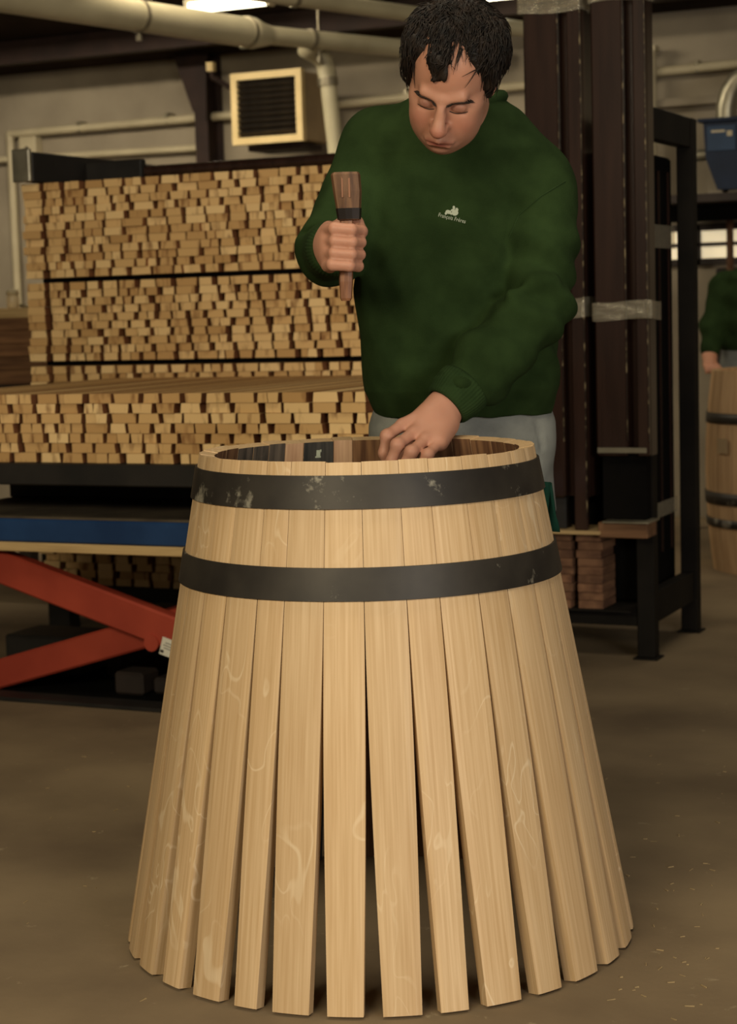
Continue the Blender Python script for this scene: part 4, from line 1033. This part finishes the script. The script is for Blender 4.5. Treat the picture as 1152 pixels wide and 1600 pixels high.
# embroidered emblem and name on the chest
def decal(name, tris_v, tris_f, parent, m='embroidery'):
    V = []
    for (x, z) in tris_v:
        p = onto(x, z, .0012); V.append(p if p is not None else Vector((x, -.3, z)))
    return link(name, mesh(name, V, tris_f, m), parent)
lg_c = Q(706, 341, 3.67); sx_ = 3.67 / FPX
slope = math.radians(-16)
def text_polys(txt, width):
    cu = bpy.data.curves.new('txt', 'FONT'); cu.body = txt; cu.size = 1; cu.align_x = 'CENTER'; cu.resolution_u = 2
    ob = bpy.data.objects.new('txt', cu); COL.objects.link(ob)
    dg = bpy.context.evaluated_depsgraph_get(); me = bpy.data.meshes.new_from_object(ob.evaluated_get(dg))
    V = np.array([v.co[:2] for v in me.vertices]); Fc = [tuple(p.vertices) for p in me.polygons]
    bpy.data.objects.remove(ob); bpy.data.meshes.remove(me)
    s = width / (V[:, 0].max() - V[:, 0].min()); return V * s, Fc
TV, TF = text_polys('Fran\u00e7ois Fr\u00e8res', 43 * sx_)
cs, sn = math.cos(slope), math.sin(slope)
tv = [(lg_c[0] + x * cs - z * sn * 1.25, lg_c[2] + x * sn + z * cs * 1.25 - .003) for x, z in TV]
lt = decal('lettering', tv, TF, swt); lt['label'] = 'pale embroidered name on the chest'
# emblem: a cooper bent over a cask
EV = []; EF = []
def blob(cx, cz, rx, rz_, n=14, rot=0):
    b0 = len(EV)
    for k in range(n):
        a = 2 * math.pi * k / n; x, z = rx * math.cos(a), rz_ * math.sin(a); x, z = x * math.cos(rot) - z * math.sin(rot), x * math.sin(rot) + z * math.cos(rot)
        EV.append((lg_c[0] + (cx + x) * sx_, lg_c[2] + (cz + z) * sx_))
    EF.append(tuple(range(b0, b0 + n)))
blob(-4.5, 10, 4.6, 3.0, 14, -.3); blob(5.5, 8.5, 5.2, 4.6); blob(4, 17, 2.0, 2.2); blob(2.2, 13.2, 4.4, 1.5, 12, .5); blob(8.5, 13, 2.4, 3.0); blob(-8.5, 8, 1.8, 2.2); blob(0, 7.2, 2.2, 1.6)
em = decal('emblem', EV, EF, swt); em['label'] = 'pale embroidered cooper emblem on the chest'

# --- trousers and shoes
trow = []
for (y, xl, xr, d, hd) in [(625, 590, 858, 3.87, .118), (660, 578, 866, 3.88, .132), (700, 576, 866, 3.89, .138), (760, 574, 864, 3.90, .138), (800, 574, 862, 3.91, .135)]:
    a, b_ = Q(xl, y, d), Q(xr, y, d); trow.append(((a[2] + b_[2]) / 2, (a[0] + b_[0]) / 2, a[1], (b_[0] - a[0]) / 2, hd))
pants = [plus(loft(trow, 2.4), .03)] + chain([hipL + [0, 0, -.03], kneeL, ankL + [0, 0, -.035]], [.096, .078, .070], .03) + chain([hipR + [0, 0, -.03], kneeR, ankR + [0, 0, -.035]], [.096, .078, .070], .03)
pants += [minus(rcone(Q(842, 660, 3.78), Q(846, 700, 3.80), .004, .003), .012)]
def pf(P): return .0022 * np.sin(34 * P[:, 2] + 12 * P[:, 0] + 2 * np.sin(9 * P[:, 0] + 7 * P[:, 2])) + .0016 * np.sin(70 * P[:, 0] - 20 * P[:, 2])
P3, F3 = sdf_mesh(pants, .006, pf)
trs = link('trousers', np_mesh('trousers', P3, F3, 'grey_trouser'), man)
for A_ in (ankL, ankR):
    sp = [plus(ellip((A_[0], A_[1] - .015, .062), (.046, .075, .058)), .03), plus(ellip((A_[0], A_[1] - .085, .040), (.045, .075, .038)), .03), plus(ellip((A_[0], A_[1] + .03, .045), (.04, .045, .045)), .03)]
    Ps, Fs = sdf_mesh(sp, .006); Ps[:, 2] = np.maximum(Ps[:, 2], .004); sho = link('shoe', np_mesh('shoe', Ps, Fs, 'shoe_black'), man)
    so = []
    for k in range(24):
        a = 2 * math.pi * k / 24; so.append((A_[0] + .045 * math.cos(a) * (1 if math.sin(a) < 0 else .9), A_[1] - .045 + (.115 if math.sin(a) < 0 else .105) * math.sin(a)))
    V = [(x, y, 0) for x, y in so] + [(x, y, .014) for x, y in so]
    link('sole', mesh('sole', V, [tuple(reversed(range(24))), tuple(range(24, 48))] + [(i, (i + 1) % 24, 24 + (i + 1) % 24, 24 + i) for i in range(24)], 'machine_dark'), sho)

# --- hair: side and back mass, thin crown, forelock
def hairline(p):                                                        # local head coords -> keep?
    x, y, z = p
    lim = .100 - .030 * math.exp(-((x + .012) / .016) ** 2)             # forehead limit, forelock dips
    if y < -.03 and abs(x) < .058: return z > lim
    if abs(x) >= .045 and y < -.052: return z > .055
    if y < .0: return z > -.012 - .0 * y
    if y < .03: return z > .028 if abs(x) > .05 else True
    return z > -.075
hairm = []
for s in (-1, 1):
    hairm += [plus(hell((s * .058, .0, .062), (.036, .064, .050)), .02), plus(hell((s * .068, -.026, .028), (.020, .026, .034)), .015), plus(hell((s * .062, .05, .03), (.033, .055, .06)), .02),
              plus(hell((s * .080, .028, .02), (.016, .03, .022)), .012), plus(hrc((s * .073, -.022, .02), (s * .073, -.018, -.018), .011, .006), .01)]
hairm += [plus(hell((0, .06, .035), (.075, .058, .075)), .02), plus(hell((0, .026, .046), (.079, .086, .078)), .02), plus(hell((.012, .0, .092), (.055, .055, .032)), .02),
          plus(hrc((-.012, -.035, .108), (-.014, -.082, .080), .018, .017), .02), plus(hrc((-.014, -.082, .080), (-.017, -.099, .056), .017, .007), .01), plus(hrc((-.006, -.082, .080), (-.002, -.098, .060), .013, .005), .008),
          plus(hrc((.03, -.02, .108), (.046, -.055, .082), .015, .010), .02)]
def hd_(P):
    L_ = (P - H0) @ RH / HS
    an = np.arctan2(L_[:, 0], L_[:, 1] * .7 + .05)
    return .0026 * np.sin(58 * an + 5 * np.sin(26 * L_[:, 2]) + 3 * np.sin(40 * L_[:, 0])) + .0016 * np.sin(150 * L_[:, 0] + 60 * L_[:, 2] + 4 * np.sin(70 * L_[:, 1])) + .0012 * np.sin(240 * L_[:, 1] + 90 * L_[:, 0])
P4, F4 = sdf_mesh(hairm, .003, hd_)
hair = link('hair', np_mesh('hair', P4, F4, 'hair_dark'), man)
rh = random.Random(9); HBV = BVHTree.FromPolygons([tuple(p) for p in P4] + [tuple(p) for p in P], [tuple(map(int, f)) for f in F4] + [tuple(int(i) + len(P4) for i in f) for f in Fq[(np.linalg.norm(P[Fq[:, 0]] - H0, axis=1) < .2)]])
sb = MB(); cnt = 0
RHm = Matrix(RH.tolist()); H0v = Vector(H0)
for _ in range(6000):
    if cnt > 1500: break
    th_ = rh.uniform(0, 2 * math.pi); ph = rh.uniform(-.15, 1.5)
    dl = Vector((math.cos(th_) * math.cos(ph), math.sin(th_) * math.cos(ph), math.sin(ph)))
    root = H0v + RHm @ (Vector((0, .015, .04)) * HS)
    h = HBV.ray_cast(root + (RHm @ dl) * .3, -(RHm @ dl))
    if h[0] is None: continue
    lp = (RHm.transposed() @ (h[0] - H0v)) / HS
    if not hairline(lp): continue
    # combing: away from the crown, forward on top
    crown = Vector((0, .06, .11)); dv = (lp - crown); fw = Vector((rh.uniform(-.25, .25) - .1, -1, -.35)) if lp.z > .07 else Vector((lp.x * 3, -.25, -1.0))
    if lp.y > .05: fw = Vector((lp.x * 4, .3, -1))
    g = (fw.normalized() * .75 + dv.normalized() * .35 + Vector((rh.gauss(0, .16), rh.gauss(0, .16), rh.gauss(0, .12)))).normalized()
    p = h[0]; pts = [p - h[1] * .001]; stp = rh.uniform(.006, .0115); g = RHm @ g; lift = rh.uniform(.0006, .0028)
    for k in range(5):
        q = p + g * stp; hh = HBV.find_nearest(q)
        if hh[0] is None: break
        nn = hh[1]; p = hh[0] + nn * (.0008 + lift * (k + 1) * .55); g = (g - nn * g.dot(nn) * .7 + Vector((0, 0, -.06))).normalized(); pts.append(p.copy())
    if len(pts) > 3:
        sb.tube(pts, [.0011, .0013, .0012, .001, .0007, .0003][:len(pts)], 3, False); cnt += 1
sb.build('hair_strands', 'hair_dark', hair)
# eyebrows and lash lines
for s in (-1, 1):
    eb = MB()
    for k in range(90):
        t = rh.random(); x = s * (.008 + .044 * t); z = .008 + .011 * t - .022 * max(0, t - .6) + rh.uniform(-.0026, .0026)
        a = hl((x, -.14, z)); dr = RH @ np.array([0, 1., 0]); h = HBV.ray_cast(Vector(a), Vector(dr))
        if h[0] is None: continue
        g = Vector(RH @ np.array([s * .8, .15, .35 - .7 * t])); q = h[0]
        eb.tube([q - h[1] * .001, q + g * .004 + h[1] * .0012, q + g * .0085 + h[1] * .0008], [.0011, .0009, .0003], 3, False)
    eb.build('eyebrow', 'hair_brow', body)
    pts = []
    for k in range(9):
        t = k / 8; x = s * (.0145 + .034 * t); z = -.0085 - .0022 * math.sin(math.pi * t)
        h = HBV.ray_cast(Vector(hl((x, -.14, z))), Vector(RH @ np.array([0, 1., 0])))
        if h[0] is not None: pts.append(h[0] + h[1] * .0002)
    MB().tube(pts, [.0006] + [.0011] * (len(pts) - 2) + [.0006], 5).build('eyelash', 'hair_brow', body)

# --- mallet in the raised fist
mp_ = C(HX, 390, HD); ml_ = empty('mallet', c2w(*mp_), TH, 'short brown wooden mallet with a dark band held in the raised fist', 'mallet')
def R_(px, py, d=HD): return Vector(C(px, py, d) - mp_)
def octo(name, secs, m, parent, sy=1.0):
    V = []; Fc = []; n = 12
    for (c_, rx, ry) in secs:
        for k in range(n):
            a = 2 * math.pi * (k + .5) / n; ca, sa = math.cos(a), math.sin(a)
            e = 4.0; f_ = (abs(ca) ** e + abs(sa) ** e) ** (-1 / e); V.append((c_.x + rx * ca * f_, c_.y + ry * sa * f_, c_.z))
    for i in range(len(secs) - 1):
        for k in range(n): Fc.append((i * n + k, i * n + (k + 1) % n, (i + 1) * n + (k + 1) % n, (i + 1) * n + k))
    Fc += [tuple(reversed(range(n))), tuple(range((len(secs) - 1) * n, len(secs) * n))]
    return link(name, mesh(name, V, Fc, m), parent)
hnd = octo('handle', [(R_(541, 470), .0085, .009), (R_(541, 466), .0105, .011), (R_(541, 440), .0125, .0135), (R_(541, 400), .0115, .0125), (R_(542, 345), .0115, .0125)], 'handle_wood', ml_)
octo('mallet_head', [(R_(546, 344), .0185, .020), (R_(546, 341), .0205, .022), (R_(543, 300), .0255, .028), (R_(540, 274), .0265, .030), (R_(540, 270), .024, .027)], 'mallet_wood', ml_)
octo('iron_band', [(R_(546, 343), .0212, .0228), (R_(545, 326), .0232, .0252)], 'mallet_band', ml_)
for dx in (-5, 6): MB().box(-.0016, .0016, -.001, .001, -.019, .019, 0, Matrix.Translation(R_(540 + dx, 293) + Vector((0, -.0285, 0)))).build('pale_streak', 'handle_wood', ml_)  # two paler upright streaks on the mallet head
# --- rag hanging at his hip
rgp = C(852, 790, 3.78); V = []; Fc = []
for j in range(12):
    z = .05 - .1 * j / 11
    for i in range(14):
        a = i / 13; x = (a - .5) * (.030 + .02 * j / 11); V.append((x, .008 * math.sin(a * 9 + j * .3), z - .008 * abs(a - .5)))
for j in range(11):
    for i in range(13): Fc.append((j * 14 + i, j * 14 + i + 1, j * 14 + i + 15, j * 14 + i + 14))
rg_ = link('rag', mesh('rag', V, Fc, 'rag_green', True), None, c2w(*rgp), (0, 0, TH)); sm_ = rg_.modifiers.new('thick', 'SOLIDIFY'); sm_.thickness = .006
tag(rg_, 'dark green rag hanging from the man\'s trousers behind the barrel', 'rag')

# ================================================================== SECOND WORKER (far right)
w0 = Vector((-1.86, 8.22, 0)); w2 = empty('person', w0, TH, 'second worker in green behind the finished cask at the right edge', 'person')
def W(px, py, Y): return np.array(atY(px, py, Y) - w0)
iTH = np.array(Matrix.Rotation(-TH, 3, 'Z'))
def WW(px, py, Y): return iTH @ W(px, py, Y)
sh1 = WW(1134, 452, 8.15); el1 = WW(1117, 510, 8.1); wr1 = WW(1109, 556, 8.02); hd1 = WW(1110, 569, 7.98)
cx_ = -.02
tor2 = [(.90, cx_ - .02, .02, .17, .11), (1.0, cx_ - .01, .0, .19, .125), (1.12, cx_, -.03, .20, .125), (1.22, cx_ + .01, -.06, .19, .11), (1.29, cx_ + .02, -.08, .12, .08)]
shR = np.array([cx_ + .2, -.04, sh1[2]]); elR = np.array([cx_ + .26, -.12, 1.03]); wrR = np.array([cx_ + .15, -.30, .90])
hc2 = np.array([cx_ + .06, -.18, 1.40])
bp2 = [plus(ellip(hc2, (.075, .09, .11)), .02), plus(ellip(hc2 + [0, -.05, -.05], (.06, .06, .07)), .02), plus(ellip(hc2 + [0, -.105, -.02], (.014, .02, .022)), .015), plus(rcone(hc2 + [0, .03, -.06], (cx_ + .02, -.06, 1.25), .055, .06), .03),
       plus(rcone((cx_, -.03, 1.2), (cx_ - .02, .02, .92), .1, .11), .05), plus(rcone(wr1, hd1, .028, .03), .02), plus(rcone(wrR, wrR + [-.05, -.06, -.03], .028, .03), .02)]
bp2 += chain([(cx_, -.05, 1.2), sh1, el1, wr1], [.06, .045, .04, .028]) + chain([(cx_, -.05, 1.2), shR, elR, wrR], [.06, .045, .04, .028])
for k in range(4):
    o_ = np.array([-.024 + .016 * k, 0, 0]); bp2 += chain([hd1 + o_, hd1 + o_ + [0, -.03, -.012], hd1 + o_ + [0, -.045, -.035]], [.010, .009, .007], .005)
    q = wrR + [-.05, -.06, -.03]; bp2 += chain([q + o_, q + o_ + [-.02, -.03, -.01], q + o_ + [-.03, -.04, -.035]], [.010, .009, .007], .005)
bp2 += chain([hd1, hd1 + [.03, -.02, -.01], hd1 + [.04, -.035, -.02]], [.012, .010, .008], .006)
for s in (-1, 1): bp2 += chain([(cx_ + s * .09, .03, .80), (cx_ + s * .10, .03, .45), (cx_ + s * .11, .06, .08)], [.07, .05, .04])
P5, F5 = sdf_mesh(bp2, .007); link('body', np_mesh('body', P5, F5, 'skin', np.tile(np.array(srgb(200, 142, 112)), (len(P5), 1))), w2)
sw2 = [plus(loft(tor2, 2.3), .03)] + chain([sh1 + [.04, 0, .005], sh1, el1, wr1 + (el1 - wr1) * .2], [.065, .068, .058, .042], .04) + chain([(cx_ + .12, -.05, 1.2), shR, elR, wrR], [.06, .068, .058, .042], .04)
P6, F6 = sdf_mesh(sw2, .008, lambda P: .004 * np.sin(60 * P[:, 2] + 20 * P[:, 0]) * np.sin(25 * P[:, 0]))
link('sweatshirt', np_mesh('sweatshirt', P6, F6, 'green_sweat'), w2)
pn2 = [plus(loft([(.70, cx_ - .02, .03, .175, .12), (.82, cx_ - .02, .03, .18, .125), (.92, cx_ - .02, .02, .165, .11)], 2.4), .03)]
for s in (-1, 1): pn2 += chain([(cx_ + s * .085, .03, .74), (cx_ + s * .10, .03, .45), (cx_ + s * .11, .06, .06)], [.09, .075, .065], .03)
P7, F7 = sdf_mesh(pn2, .009); link('trousers', np_mesh('trousers', P7, F7, 'grey_trouser'), w2)
hr2 = [plus(ellip(hc2 + [0, .025, .03], (.084, .09, .10)), .02)]
P8, F8 = sdf_mesh(hr2, .008); link('hair', np_mesh('hair', P8, F8, 'hair_dark'), w2)
for s in (-1, 1):
    sp = [plus(ellip((cx_ + s * .11, .04, .05), (.046, .075, .05)), .03), plus(ellip((cx_ + s * .11, -.04, .036), (.045, .085, .034)), .03)]
    Ps, Fs = sdf_mesh(sp, .009); Ps[:, 2] = np.maximum(Ps[:, 2], .001); link('shoe', np_mesh('shoe', Ps, Fs, 'shoe_black'), w2)
